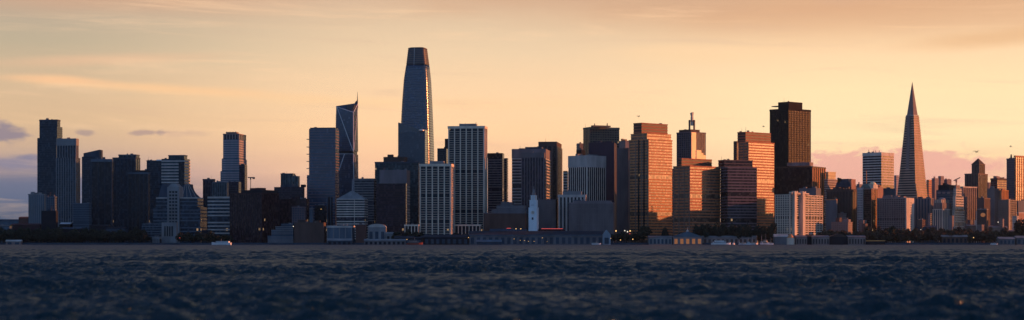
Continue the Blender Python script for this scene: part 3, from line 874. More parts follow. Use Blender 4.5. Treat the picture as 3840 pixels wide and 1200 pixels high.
# ================================================================== CENTRE
B('banded_tower', 'wide grey office tower with horizontal bands and pale notched right corner', 3270, P_S, [
    ((1920, 2046, 2074, 558), D(m='plum', bh=2.2, bm='offwhite', fh=5.4, cap=16, capm='mauve_grey', roofs=3, bands_from=586))], rmin=30)
T = B('finned_block', 'dark front block of seven pale fins projecting from the wide grey banded tower', 3225, P_S, [
    ((1955, 2040, 2043, 572), D(m='plum', nf=8, ns=1, pw=1.1, pm='mauve_grey', cap=9, capm='warm_grey'))], rmin=14, rmax=18)
B('brown_tower', 'brown tower with chamfered top and reddish lit strip behind the grey banded tower', 3420, P_S, [
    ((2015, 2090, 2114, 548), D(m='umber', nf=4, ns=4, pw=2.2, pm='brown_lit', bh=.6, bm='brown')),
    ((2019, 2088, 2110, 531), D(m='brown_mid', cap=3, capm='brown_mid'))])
B('grey_hall', 'dark grey low hall spreading behind the clock tower', 3170, P_S, [
    ((1984, 2084, 2092, 748), D(m='warm_grey', cap=1.5, capm='warm_grey', bh=.5, bm='warm_grey'))], cat='building', rmax=30)
B('small_banded_block', 'sliver of a white banded building seen between brown tower and white finned tower', 3620, P_S, [
    ((2112, 2127, 2131, 641), D(m='dusk', bh=2.6, bm='white', fh=5.6))], cat='building')
T = B('white_finned_tower', 'white topped tower with close vertical white fins on both faces behind the clock tower', 3200, 44, [
    ((2132, 2201, 2271, 582), D(m='plum', nf=9, ns=9, pw=1.25, pm='white', cap=21, capm='offwhite', roofs=2, roofm='midgrey'))])
B('purple_slab', 'dark purple windowless slab behind the white finned tower', 3360, P_S, [
    ((2207, 2303, 2313, 534), D(m='purple', cap=1.5, capm='purple', roofs=3, roofm='purple'))], rmin=30)
T = B('olive_tower', 'olive brown tower with two small rooftop horns behind the purple slab', 3580, 68, [
    ((2188, 2212, 2322, 476), D(m='umber', nf=2, ns=12, pw=.7, pm='olive', bh=1.2, bm='olive', fh=4.6, cap=4, capm='olive'))], rmax=75)
for px, py in ((2230, 463), (2277, 462)): T.mast(px, py, 478, 1.6, 'horn', 'olive', ly=6)
T.tier(2216, 2224, 2290, 469.5, m='olive')
B('dark_shoulder', 'dark low shoulder block left of the olive brown tower', 3460, 60, [
    ((2161, 2180, 2192, 562), D(m='ink', roofs=1))], cat='building')
B('pink_block', 'pinkish block peeking out left of the olive brown tower', 3680, 60, [
    ((2162, 2174, 2188, 537), D(m='dusty', bh=1, bm='tan_dark', fh=4.4))], cat='building')
B('grey_slab', 'plain grey slab directly left of the orange lit stepped tower', 3250, P_S, [
    ((2313, 2358, 2364, 556), D(m='warm_grey', cap=1.2, capm='warm_grey', nf=5, pw=.6, pm='warm_grey'))])
B('rooftop_block', 'pinkish roof block catching sun above the plain grey slab', 3480, 60, [
    ((2322, 2345, 2363, 527), D(m='dusty', roofs=2, roofm='tan'))], cat='building')
T = B('columned_building', 'white columned mid rise with flat cap directly right of the clock tower', 3150, P_S, [
    ((2094, 2195, 2203, 730), D(m='black', nf=7, ns=1, pw=3.0, pm='offwhite', pd=1.1, cap=4.5, capm='offwhite')),
    ((2110, 2180, 2186, 717), D(m='grey'))], cat='building')
B('grey_slab', 'broad low dark grey windowless slab in front of the white finned tower', 3065, P_S, [
    ((2133, 2300, 2308, 759), D(m='warm_grey', cap=2, capm='mauve_grey', roofs=2, nf=9, pw=.5, pm='mauve_grey', pd=.3, bh=.4, bm='mauve_grey', fh=9)), ((2150, 2290, 2296, 752), D(m='mauve_grey')),], cat='building', rmax=30)

# ================================================================== TERRACE TOWERS (north grid)
TG = 'slab towers striped with tan bands and dark glass'
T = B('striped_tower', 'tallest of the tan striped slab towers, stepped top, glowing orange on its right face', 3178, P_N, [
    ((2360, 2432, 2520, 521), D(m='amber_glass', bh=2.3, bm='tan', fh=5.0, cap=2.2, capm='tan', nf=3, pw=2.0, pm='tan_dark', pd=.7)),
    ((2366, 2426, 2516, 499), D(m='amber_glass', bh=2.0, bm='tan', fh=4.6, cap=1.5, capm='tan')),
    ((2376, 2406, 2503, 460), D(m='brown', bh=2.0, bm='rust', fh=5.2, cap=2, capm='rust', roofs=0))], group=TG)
# vertical slots of the shaded face
for px0, px1 in ((2392, 2397), (2412, 2417)):
    T.box('slot', 'black', px0, px1, 524, 900, -.85, .1)
B('thin_wing', 'narrow banded wing hugging the right edge of the tallest striped tower', 3290, P_N, [
    ((2512, 2517, 2525, 632), D(m='amber_glass', bh=2.0, bm='tan', fh=4.8))], cat='building')
T = B('spire_tower', 'mauve tower with painted golden sunlit patch and twin column spire above the striped towers', 3560, P_N, [
    ((2538, 2589, 2646, 494), D(m='dusk', nf=6, ns=7, pw=1.1, pm='mauve', bh=1.0, bm='midgrey', fh=4.4, cap=2, capm='mauve')),
    ((2546, 2590, 2624, 485), D(m='brown_mid'))])
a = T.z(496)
MB().box(.5, 1.6, 1.5, 15, GZ, a).build('sunlit_patch', 'sun_gold', T.root)  # stepped yellow pieces paint the sunlit patch and its shadow edge
MB().box(.6, 2.6, 15, 29, GZ, T.z(562)).build('sunlit_patch', 'sun_gold', T.root)
MB().box(.6, 2.5, 29, 35, GZ, T.z(572)).build('sunlit_patch', 'sun_gold', T.root)
MB().box(.6, 2.4, 35, 42, GZ, T.z(580)).build('sunlit_patch', 'sun_gold', T.root)
for lx, ly in ((-7.0, 5), (-.5, 11.5)):
    w = T.world(lx, ly); MB().box(lx - 1.3, lx + 1.3, ly - 1.3, ly + 1.3, T.z(486), T.z(449)).build('column', 'brown_lit', T.root)
MB().box(-5.5, -1.5, 6.5, 10.5, T.z(470), T.z(437)).build('lantern', 'cream', T.root)
MB().box(-7, -.5, 5.5, 11.5, T.z(454), T.z(451)).build('platform', 'brown_lit', T.root)
MB().hexa([(-5, 7, T.z(438)), (-2, 7, T.z(438)), (-2, 10, T.z(438)), (-5, 10, T.z(438)), (-6.5, 6, T.z(423)), (-1, 6, T.z(420)), (-1, 11, T.z(420)), (-6.5, 11, T.z(423))]).build('finial', 'cream', T.root)

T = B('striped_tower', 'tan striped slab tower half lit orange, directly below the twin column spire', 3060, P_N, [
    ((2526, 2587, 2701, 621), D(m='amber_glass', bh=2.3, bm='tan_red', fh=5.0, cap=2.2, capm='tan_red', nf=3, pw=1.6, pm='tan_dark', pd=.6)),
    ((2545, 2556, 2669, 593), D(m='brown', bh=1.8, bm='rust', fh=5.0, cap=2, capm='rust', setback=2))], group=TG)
B('striped_tower', 'tan striped slab tower with shadow painted as mauve bands, between two orange lit ones', 3088, 68, [
    ((2702, 2729, 2838, 626), D(m='umber', bh=2.3, bm='mauve', fh=5.0, cap=2.2, capm='mauve')),  # mauve bands and umber panes put this tower's shadow into the colour
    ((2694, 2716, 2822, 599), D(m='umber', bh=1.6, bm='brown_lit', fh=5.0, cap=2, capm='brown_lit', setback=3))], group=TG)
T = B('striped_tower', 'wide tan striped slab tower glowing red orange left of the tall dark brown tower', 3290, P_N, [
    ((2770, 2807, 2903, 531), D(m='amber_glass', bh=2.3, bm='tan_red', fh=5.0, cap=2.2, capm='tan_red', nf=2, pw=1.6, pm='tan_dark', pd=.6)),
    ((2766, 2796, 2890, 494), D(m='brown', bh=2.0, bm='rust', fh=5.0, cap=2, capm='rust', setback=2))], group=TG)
T.mast(2797, 476, 494, .35, ly=10)
B('thin_wing', 'narrow dark finned wing at the left edge of the wide orange lit striped tower', 3400, P_N, [
    ((2751, 2763, 2772, 529), D(m='umber', bh=1.2, bm='brown_lit', fh=4.0))], cat='building')
T = B('brown_tower', 'tallest dark brown granite tower with flat raised top behind the striped towers', 3640, P_N, [
    ((2887, 2956, 3040, 406), D(m='brown_glass', nf=12, ns=14, pw=1.3, pm='granite', pd=.5, bh=.9, bm='granite', fh=4.4, cap=4, capm='granite')),
    ((2918, 2958, 3009, 381), D(m='granite', cap=3, capm='granite'))]) if glass('brown_glass', (.022, .015, .013), var=1.0, spec=.2, rough=.4) else None
T.box('helipad', 'tan_dark', 2893, 2914, 398, 401, 4, 18)
T = B('dark_block', 'broad blackish block with tan strips painted as sunlit tall windows on its right face below the dark brown tower', 3400, 30, [
    ((2905, 3046, 3096, 623), D(m='brown_glass', cap=2.5, capm='brown', ns=6, pw=2.6, pm='tan', pd=.9))], cat='building', rmax=70)  # tan piers stand in for windows bright with sun
T.box('penthouse', 'dusty', 2951, 3036, 610, 622.5, 5, 24)
me = None
B('golden_block', 'small golden yellow sunlit block right of the broad blackish block', 3440, P_N, [
    ((3096, 3106, 3134, 644), D(m='yellow_stone', cap=2, capm='yellow_stone', bh=.5, bm='tan_dark', fh=6)),])
B('white_railed_block', 'low pale block with railed terraces below the golden yellow block', 3400, P_N, [
    ((3092, 3104, 3146, 672), D(m='tan_dark', bh=1.4, bm='cream', fh=4.2, cap=1.2, capm='cream'))], cat='building')
T = B('hipped_roof_building', 'building with large dark hipped roof and orange lit end, tree beside its ridge', 3370, P_N, [
    ((3132, 3188, 3212, 700), D(m='brown_mid'))], cat='building')
xa, xb, ya, yb, z0, z1 = T.ext
tent(T, [(1.02, -.2), (.86, 8), (.62, 15)], 'slate')
MB().box(xb - 6, xb + 1.2, ya + 2, yb - 4, z1 - 6, z1 + 14).build('end_wall', 'orange_stone', T.root) if solid('orange_stone', (.45, .24, .16)) else None  # low sunlight is put into the orange of this end wall
B('brown_slab', 'dark brown slab with thin vertical joints below the hipped roof', 3260, P_N - 20, [
    ((3100, 3193, 3213, 708), D(m='brown', nf=8, ns=2, pw=.6, pm='brown_mid', cap=5, capm='brown_mid', roofs=3, roofm='brown_mid'))], cat='building', rmax=50)
T = B('bank_tower', 'white banded tower with pinkish glowing right face left of the pyramid', 3620, 43, [
    ((3235, 3305, 3352, 571), D(m='plum', bh=2.3, bm='white', fh=5.2, cap=7, capm='white', pd=.2))])
for px, py in ((3258, 561), (3277, 564), (3284, 563), (3297, 563)): T.mast(px, py, 573, .8, ly=10)

# ---- waterfront apartment blocks
T = B('apartment_block', 'white finned apartment block by the water below the blackish block, sunlit cream right face', 3040, 38, [
    ((2907, 2962, 3085, 729), D(m='umber', bh=1.5, bm='cream', fh=3.8, nf=6, ns=11, pw=1.7, pm='cream', cap=1.5, capm='cream', roofs=0))], cat='building', rmax=160)
T.tier(2959, 2969, 3082, 722, m='dusty', cap=1.2, capm='cream', rr=60)
xa, xb, ya, yb, z0, z1 = T.ext
for a_, b_ in ((6, 13), (34, 41)):
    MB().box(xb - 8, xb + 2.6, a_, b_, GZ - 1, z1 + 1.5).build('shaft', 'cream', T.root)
for a_ in (16, 24, 44, 52):
    MB().box(xb - 9, xb - 3, a_, a_ + 3, z1 - .2, z1 + 3).build('roof_unit', 'cream', T.root)
B('penthouse_block', 'grey blocky roof structure rising behind the white finned apartment block', 3205, 38, [
    ((2996, 3060, 3078, 705), D(m='midgrey', roofs=2, roofm='midgrey'))], cat='building', rmax=30)
B('beige_edge_block', 'grey narrow block with one beige sunlit edge right of the white finned apartments', 3210, 20, [
    ((3098, 3137, 3139, 747), D(m='midgrey', cap=1.5, capm='tan'))], cat='building', rmax=20)
bb = B('pale_block', 'low pale terraced building in front of the dark brown slab', 3120, 30, [
    ((3118, 3180, 3196, 832), D(m='tan_dark', bh=1.8, bm='dusty', fh=4, cap=1.2, capm='dusty', nf=7, pw=2, pm='dusty')),
    ((3160, 3182, 3190, 822), D(m='dusty'))], cat='building', rmax=30)
T = B('apartment_tower', 'apartment tower with white left bay, dark middle and salmon lit right face, ornate roof', 3235, 40, [
    ((3213, 3268, 3291, 706), D(m='umber', cap=2, capm='dusty', ns=4, bh=.8, bm='brown_mid', fh=3.6, pw=1.4, pm='tan'))], cat='building')
T.box('white_bay', 'offwhite', 3214, 3236, 704, 0, -1.6, 6)
wm = MB().box(-.7, .7, -.2, .2, -.9, .9).mesh('window', 'black')
for r_ in range(17):
    for px in (3218, 3225, 3232):
        x, y, z = T.fr(px, 716 + r_ * 9, -1.7); inst('window', wm, T.root, (x, y, z))
xa, xb, ya, yb, z0, z1 = T.ext
MB().box(xb - 10, xb + .5, ya + 6, yb, z1 - .2, z1 + 7).build('roof_pavilion', 'cream', T.root)
MB().ball(xb - 5, ya + 14, z1 + 7, 6, 7, 5, 12, 5, 0).build('dome', 'sun_gold', T.root, smooth=True)
MB().ball(xa + 14, ya + 10, z1, 11, 9, 9, 12, 5, 0).build('dome', 'copper_green', T.root, smooth=True)
T.mast(3249, 640, 706, 1.3, 'chimney', 'tan', ly=10)
B('low_wing', 'row of small orange lit rooftop boxes right of the ornate roof', 3420, P_N, [
    ((3286, 3292, 3312, 702), D(m='orange_stone', roofs=2, roofm='orange_stone'))], cat='building')
B('dark_wing', 'plain dark grey block filling the gap under the white banded tower', 3470, P_N, [
    ((3310, 3318, 3356, 706), D(m='slate', roofs=1))], cat='building')
T = B('apartment_block', 'broad grey apartment block of many small balconies with cream sunlit end', 3190, 36, [
    ((3290, 3398, 3426, 741), D(m='umber', bh=1.5, bm='dusty', fh=3.6, nf=16, pw=1.0, pm='dusty', cap=2.4, capm='dusty', roofs=4, roofm='dusty'))], cat='building', rmax=60)
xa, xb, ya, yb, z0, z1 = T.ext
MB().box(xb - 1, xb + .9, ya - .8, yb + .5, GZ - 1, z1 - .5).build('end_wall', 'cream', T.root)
wm = MB().box(-.2, .2, -1.0, 1.0, -.8, .8).mesh('window', 'tan_dark')
for r_ in range(13):
    inst('window', wm, T.root, (xb + .95, (ya + yb) / 2, z1 - 9 - r_ * 4.2)); inst('window', wm, T.root, (xb + .95, (ya + yb) / 2 + 5, z1 - 9 - r_ * 4.2))

# ---- pyramid
def pyramid():
    Y = 3560.0; k = Y / F
    root = empty('pyramid_tower', 'slender white pyramid tower with pointed spire, orange lit right face', 'tower', (X(3421, Y), Y, 0), -R(45))
    half = [(307, 0.3), (432, 14.3), (433, 17.4), (737, 40.2), (912, 53.5)]

    def h(py):
        for (a, b), (c_, d) in zip(half, half[1:]):
            if py <= c_: return (b + (d - b) * (py - a) / (c_ - a)) * k
        return half[-1][1] * k
    def ring(py, g=0.0):
        q = h(py) + g; z = Z(py, Y)
        return [(-q, -q, z), (q, -q, z), (q, q, z), (-q, q, z)]
    MB().loft([ring(912), ring(737), ring(432.8)]).build('shaft', 'brown', root)
    MB().loft([ring(431.9), ring(307)]).build('spire', 'dusty', root)
    MB().loft([ring(436, .5), ring(431.5, .5)]).build('belt', 'cream', root)
    p = 444.0
    while p < 905:
        MB().loft([ring(p, .35), ring(p - 4.6, .35)]).build('spandrel', 'pyramid_white', root); p += 9.3
    z0, z1 = Z(640, Y), Z(434, Y)
    q0, q1 = h(640), h(434)
    MB().hexa([(-3.4, -q0 - .2, z0), (3.4, -q0 - .2, z0), (3.4, -q0 + 6, z0), (-3.4, -q0 + 6, z0), (-3.0, -q1 - 5.2, z1), (3.0, -q1 - 5.2, z1), (3.0, -q1 + 2, z1), (-3.0, -q1 + 2, z1)]).build('wing', 'dusty', root)


solid('pyramid_white', (.52, .345, .26)); pyramid()

B('finned_block', 'dark block with thick pale vertical strips at the foot of the pyramid', 3290, P_N - 10, [
    ((3428, 3490, 3499, 743), D(m='slate', nf=5, ns=1, pw=3, pm='dusty', cap=1.2, capm='dusty', roofs=1))], cat='building')
T = B('stepped_tower', 'white stepped building of narrow arched bays right of the pyramid foot', 3215, P_N - 12, [
    ((3498, 3535, 3571, 784), D(m='slate', nf=4, ns=6, pw=2.0, pm='cream', cap=1.2, capm='cream')),
    ((3502, 3533, 3566, 760), D(m='tan_dark', nf=4, ns=6, pw=1.4, pm='dusty')),
    ((3506, 3530, 3558, 748), D(m='tan_dark', nf=3, ns=4, pw=1.4, pm='cream'))], cat='building', rmax=40)
xa, xb, ya, yb, z0, z1 = T.ext
MB().ball((xa + xb) / 2, (ya + yb) / 2, z1, 7, 8, 4, 12, 5, 0).build('dome', 'dusty', T.root, smooth=True)
T = B('dark_top_block', 'building with black penthouse and square pale windows behind the white stepped building', 3360, P_N - 12, [
    ((3511, 3562, 3584, 712), D(m='slate', bh=1.2, bm='midgrey', fh=5)),
    ((3518, 3560, 3580, 693), D(m='ink', roofs=1, roofm='ink'))], cat='building', rmax=40)
for px in (3516, 3533, 3551): T.box('window', 'dusty', px, px + 11, 719, 727, -.6, .5)
T = B('tiered_tower', 'white tiered tower of small square windows, sculpted roof ornament on top', 3235, P_N - 12, [
    ((3571, 3580, 3617, 786), D(m='umber', ns=7, nf=2, pw=1.3, pm='cream', bh=1.6, bm='cream', fh=4.4)),
    ((3574, 3583, 3613, 735), D(m='umber', ns=6, nf=2, pw=1.2, pm='cream', bh=1.6, bm='cream', fh=4.4)),
    ((3577, 3585, 3606, 705), D(m='umber', ns=4, nf=1, pw=1.2, pm='cream', bh=1.6, bm='cream', fh=4.4)),
    ((3580, 3586, 3600, 694), D(m='dusty'))], cat='building', rmax=44)
xa, xb, ya, yb, z0, z1 = T.ext
MB().loft([[(xa + 1, ya + 1, z1 - .2), (xb - 1, ya + 1, z1 - .2), (xb - 1, ya + 7, z1 - .2), (xa + 1, ya + 7, z1 - .2)], [(xa + 2, ya + 2, z1 + 5), (xb - 2, ya + 2, z1 + 5), (xb - 2, ya + 6, z1 + 5), (xa + 2, ya + 6, z1 + 5)], [(xa, ya + 2, z1 + 9), (xa + 3, ya + 2, z1 + 9), (xa + 3, ya + 5, z1 + 9), (xa, ya + 5, z1 + 9)]]).build('ornament', 'mauve', T.root)
MB().bar((xa - 3, ya + 3, z1 + 8), (xb + 6, ya + 3, z1 + 13.5), .9).build('ornament_arm', 'brown_lit', T.root)
B('pillar_block', 'brown block with tall orange lit pillars under a flat cornice', 3400, P_N, [
    ((3602, 3611, 3661, 699), D(m='umber', ns=6, nf=1, pw=3.2, pm='dusty', pd=1.1, cap=2.2, capm='cream'))], cat='building', rmax=60)
T = B('pyramid_roof_tower', 'stepped brown tower crowned by small dark pyramid roof', 3500, P_N - 12, [
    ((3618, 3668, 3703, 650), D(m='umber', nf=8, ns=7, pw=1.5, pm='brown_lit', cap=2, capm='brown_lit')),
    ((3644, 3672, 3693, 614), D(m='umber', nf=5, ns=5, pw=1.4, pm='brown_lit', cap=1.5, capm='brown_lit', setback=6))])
tent(T, [(1.0, .0), (.05, 11)], 'brown')
B('banded_block', 'mauve banded office block with rooftop rail left of the golden glass tower', 3620, P_N, [
    ((3715, 3740, 3779, 668), D(m='umber', bh=1.4, bm='mauve', fh=4.4, cap=4, capm='brown_mid', roofs=2, roofm='dusty'))], cat='building')
T = B('grey_grid_tower', 'grey grid tower with small chimney, left neighbour of the golden glass tower', 3480, P_N - 25, [
    ((3775, 3806, 3812, 594), D(m='dusk', nf=7, ns=1, pw=1.1, pm='mauve', bh=1.3, bm='mauve', fh=4.4, cap=2, capm='mauve'))], rmax=30)
T.mast(3792, 579, 594, 2.2, 'chimney', 'brown_mid', ly=6)
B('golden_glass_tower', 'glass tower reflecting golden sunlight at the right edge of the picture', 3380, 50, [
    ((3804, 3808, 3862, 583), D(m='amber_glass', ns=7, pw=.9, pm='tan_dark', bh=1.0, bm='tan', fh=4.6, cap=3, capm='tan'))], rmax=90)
B('orange_block', 'small orange lit block in front of mauve banded office block', 3400, P_N, [
    ((3744, 3752, 3781, 713), D(m='orange_stone', ns=5, pw=1.4, pm='tan', roofs=2, roofm='orange_stone', cap=1.2, capm='tan'))], cat='building')
T = B('apartment_block', 'brown apartment block with sunlit windowed right end near the right edge', 3235, P_N - 14, [
    ((3744, 3781, 3810, 748), D(m='umber', nf=5, ns=5, pw=2.6, pm='tan_dark', bh=1.4, bm='tan_dark', fh=4, cap=2, capm='tan_dark'))], cat='building', rmax=55)
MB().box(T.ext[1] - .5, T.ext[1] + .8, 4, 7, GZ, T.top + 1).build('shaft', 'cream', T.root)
B('mid_block', 'hazy brown mid rise block between pillar block and brown apartment block', 3290, P_N - 14, [
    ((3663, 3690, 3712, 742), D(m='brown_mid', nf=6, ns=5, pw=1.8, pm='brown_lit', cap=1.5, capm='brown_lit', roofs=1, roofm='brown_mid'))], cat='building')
B('mid_block', 'taller hazy block rising behind the red lit entrance building', 3380, P_N - 14, [
    ((3703, 3728, 3748, 706), D(m='brown_mid', nf=5, ns=5, pw=1.6, pm='dusty', roofs=2, roofm='dusty'))], cat='building')
T = B('lit_entrance_building', 'low building with round glowing red orange entrance and pale roof edge', 3110, P_N - 25, [
    ((3664, 3700, 3712, 783), D(m='brown_mid', cap=1.6, capm='dusty'))], cat='building', rmax=20)
x, y, z = T.fr(3686, 806, -.6)
MB().ball(x, -.2, z, 4.2, .6, 3.6, 14, 6).build('lit_rosette', 'lit_amber', T.root)
B('edge_block', 'reddish lit low block at the right picture edge below the golden glass tower', 3180, P_N, [
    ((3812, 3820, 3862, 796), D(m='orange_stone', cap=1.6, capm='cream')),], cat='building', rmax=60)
B('edge_block', 'grey green roofed block behind the reddish low block at the right picture edge', 3270, P_N, [
    ((3812, 3818, 3862, 752), D(m='midgrey', cap=2, capm='midgrey', roofs=1))], cat='building', rmax=60)
# distant roofs on the hill
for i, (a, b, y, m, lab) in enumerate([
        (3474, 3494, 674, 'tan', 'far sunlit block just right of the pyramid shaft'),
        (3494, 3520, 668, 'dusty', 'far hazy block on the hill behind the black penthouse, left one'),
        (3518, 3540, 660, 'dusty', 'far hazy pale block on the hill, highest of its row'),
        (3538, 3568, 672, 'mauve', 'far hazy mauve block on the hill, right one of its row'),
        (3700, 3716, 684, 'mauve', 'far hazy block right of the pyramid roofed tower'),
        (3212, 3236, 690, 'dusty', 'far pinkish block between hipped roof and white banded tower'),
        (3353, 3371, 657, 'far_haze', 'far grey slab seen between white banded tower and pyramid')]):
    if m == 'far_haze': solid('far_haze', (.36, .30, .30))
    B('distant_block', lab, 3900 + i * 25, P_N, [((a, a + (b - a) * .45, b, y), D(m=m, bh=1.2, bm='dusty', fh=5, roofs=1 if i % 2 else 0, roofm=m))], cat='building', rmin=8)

def quad(T):
    xa, xb, ya, yb = T.foot
    return [T.world(*q) for q in ((xa, ya), (xb, ya), (xb, yb), (xa, yb))]


def apart(a, b, gap=2.0):
    for A, Bq in ((a, b), (b, a)):
        for i in range(4):
            (x0, y0), (x1, y1) = A[i], A[(i + 1) % 4]
            nx, ny = y1 - y0, x0 - x1; l = math.hypot(nx, ny)
            if min((x - x0) * nx + (y - y0) * ny for x, y in Bq) / l > gap: return True
    return False


TAKEN = [quad(T_) for _, T_, _ in FOOT if T_ is not None and hasattr(T_, 'foot')]
r2 = random.Random(21); made = 0
for k in range(260):
    if made >= 34: break
    px = r2.uniform(3120, 3850); Y = r2.uniform(3075, 3560)
    wd = r2.uniform(14, 34); top = r2.uniform(772, 846) if px > 3600 or Y < 3200 else r2.uniform(742, 830)
    h = wd / F * Y; C0 = (X(px, Y), Y); pp = R(P_N - 14)
    c_, s_ = math.cos(pp), math.sin(pp); L_, R_ = h * .62, h * .9
    q = [(C0[0] + lx * c_ + ly * s_, C0[1] - lx * s_ + ly * c_) for lx, ly in ((-L_, 0), (0, 0), (0, R_), (-L_, R_))]
    if not all(apart(q, t_) for t_ in TAKEN): continue
    TAKEN.append(q); made += 1
    xc = px; x0 = (q[0][0] / q[0][1]) * F + 1920; x1 = (q[2][0] / q[2][1]) * F + 1920
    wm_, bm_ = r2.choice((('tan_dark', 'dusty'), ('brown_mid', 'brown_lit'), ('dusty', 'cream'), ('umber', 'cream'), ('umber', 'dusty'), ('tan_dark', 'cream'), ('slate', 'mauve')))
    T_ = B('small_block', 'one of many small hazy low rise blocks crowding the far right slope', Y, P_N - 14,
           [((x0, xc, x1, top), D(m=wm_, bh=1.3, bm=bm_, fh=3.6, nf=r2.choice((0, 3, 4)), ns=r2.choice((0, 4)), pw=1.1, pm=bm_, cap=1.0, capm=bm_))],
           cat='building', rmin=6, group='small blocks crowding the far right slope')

# ================================================================== CLOCK TOWER, PIERS, LOW WATERFRONT
T = B('clock_tower', 'slender blue white clock tower with stepped top and flag rising over the pier', 3030, 14, [
    ((1982, 2013, 2020, 778), D(m='stone_blue', cap=1.2, capm='stone_blue')),
    ((1986, 2011, 2015, 750), D(m='stone_blue', nf=4, ns=2, pw=.9, pm='stone_blue', cap=.8, capm='stone_blue')),
    ((1990, 2008, 2012, 732), D(m='stone_blue', nf=3, ns=1, pw=.8, pm='white', cap=.6, capm='stone_blue')),
    ((1994, 2005, 2008, 722), D(m='dusty'))], rmin=9, rmax=13)
T.box('arch_window', 'slate', 1994, 2000, 815, 824, -.3, .4)
x, y, z = T.fr(1997.5, 797, -.4)
o = MB(); o.loft([[(x + r * math.cos(2 * math.pi * j / 20), yy, z + r * math.sin(2 * math.pi * j / 20)) for j in range(20)] for r, yy in ((3.0, 0), (3.0, -.6))]); o.build('clock_face', 'white', T.root)
for dx_, dz_ in ((0, 2.2), (1.5, .6)):
    MB().bar((x, -.75, z), (x + dx_, -.75, z + dz_), .22).build('clock_hand', 'ink', T.root)
for k in range(4):
    MB().box(T.ext[0] + k * 1.2 - .2, T.ext[0] + k * 1.2 + .2, -.6, .6, T.z(770), T.z(768)).build('louvre', 'slate', T.root)
xa, xb, ya, yb, z0, z1 = T.ext
MB().cyl((xa + xb) / 2, (ya + yb) / 2, z1, z1 + 5, 1.9, 1.2, 10).build('cupola', 'grey', T.root)
MB().ball((xa + xb) / 2, (ya + yb) / 2, z1 + 5, 1.3, n=10, m=4, zmin=0).build('dome', 'grey', T.root)
MB().cyl((xa + xb) / 2, (ya + yb) / 2, z1 + 5, z1 + 11, .25, .15, 6).build('flagpole', 'bar_white', T.root)


def shed(name, label, px0, px1, Y, wall_top, ridge_, mw, mr, depth=26, doors=0, dm='ink', cat='pier shed', z0=GZ, gable='x'):
    """long shed, ridge along its length (gable='x') or towards the viewer (gable='y')"""
    x0, x1 = X(px0, Y), X(px1, Y); w = x1 - x0
    root = empty(name, label, cat, (x0, Y, 0))
    FOOT.append((label, None, (x0, x1, Y, Y + depth)))
    zw, zr = Z(wall_top, Y), Z(ridge_, Y)
    MB().box(0, w, 0, depth, z0 - 2, zw).build('wall', mw, root)
    e = .9
    if gable == 'x':
        pr = [(-e, zw - .1), (depth / 2, zr), (depth + e, zw - .1)]
        MB().loft([[(xx, a, b) for a, b in pr] for xx in (w + e, -e)]).build('roof', mr, root)
    elif gable == 'y':
        pr = [(-e, zw - .1), (w + e, zw - .1), (w / 2, zr)]
        MB().loft([[(a, yy, b) for a, b in pr] for yy in (depth, -.4)]).build('roof', mr, root)
    elif gable == 'arc':
        rings = []
        for yy in (depth, -.3):
            rings.append([(w / 2 - w * .51 * math.cos(math.pi * j / 10), yy, zw - .1 + (zr - zw) * math.sin(math.pi * j / 10)) for j in range(11)][::-1])
        MB().loft(rings).build('roof', mr, root)
    h = zw - z0
    for i in range(doors):
        a = w * (i + .5) / doors
        dw = w / doors * .27
        MB().box(a - dw, a + dw, -.18, .3, z0 + .2, z0 + h * .72).build('door', dm, root)
    return root, w, zw, zr


r, w, zw, zr = shed('pier_shed', 'long low pier shed with dark roof and row of windows below the clock tower', 1760, 2262, 2990, 881, 866, 'midgrey', 'roof', 34, 22, 'slate', z0=1.0)
me = MB().box(-.6, w + .6, -1.6, -.4, 0, 1.3).build('eave', 'bluegrey', r, (0, 0, zw - 1.2))
root = r
shed('gabled_shed', 'pale blue gabled pier head at the right end of the long shed', 2260, 2290, 2984, 882, 862, 'shed_blue', 'shed_blue', 20, 1, 'slate', z0=1, gable='y')
shed('pier_shed', 'dark low pier shed left of the long windowed shed', 1590, 1756, 2992, 890, 879, 'ink', 'roof', 30, 8, 'slate', z0=1)
shed('pier_shed', 'dark lower shed with pale sloping roof between fireboat and clock tower', 1788, 1880, 2960, 907, 899, 'slate', 'bluegrey', 12, 0, z0=0)
shed('market_hall', 'dark hall behind the pier with glowing red light strip on its roof edge', 2022, 2118, 3035, 862, 856, 'dark_red', 'dark_red', 24, 0)
shed('market_hall', 'dark hall behind the pier left of clock tower with small red lights', 1838, 1975, 3040, 866, 858, 'ink', 'slate', 24, 0)
for lab, p0, p1, yy in (('glowing red light strip on the hall right of the clock tower', 2030, 2110, 857.5), ('short red light strip left of the clock tower', 1900, 1916, 856)):
    o = MB().box(X(p0, 3033), X(p1, 3033), 3032.6, 3033.6, Z(yy + .9, 3033), Z(yy - .8, 3033)).build('light_strip', 'lamp_red'); tag(o, lab, 'light')

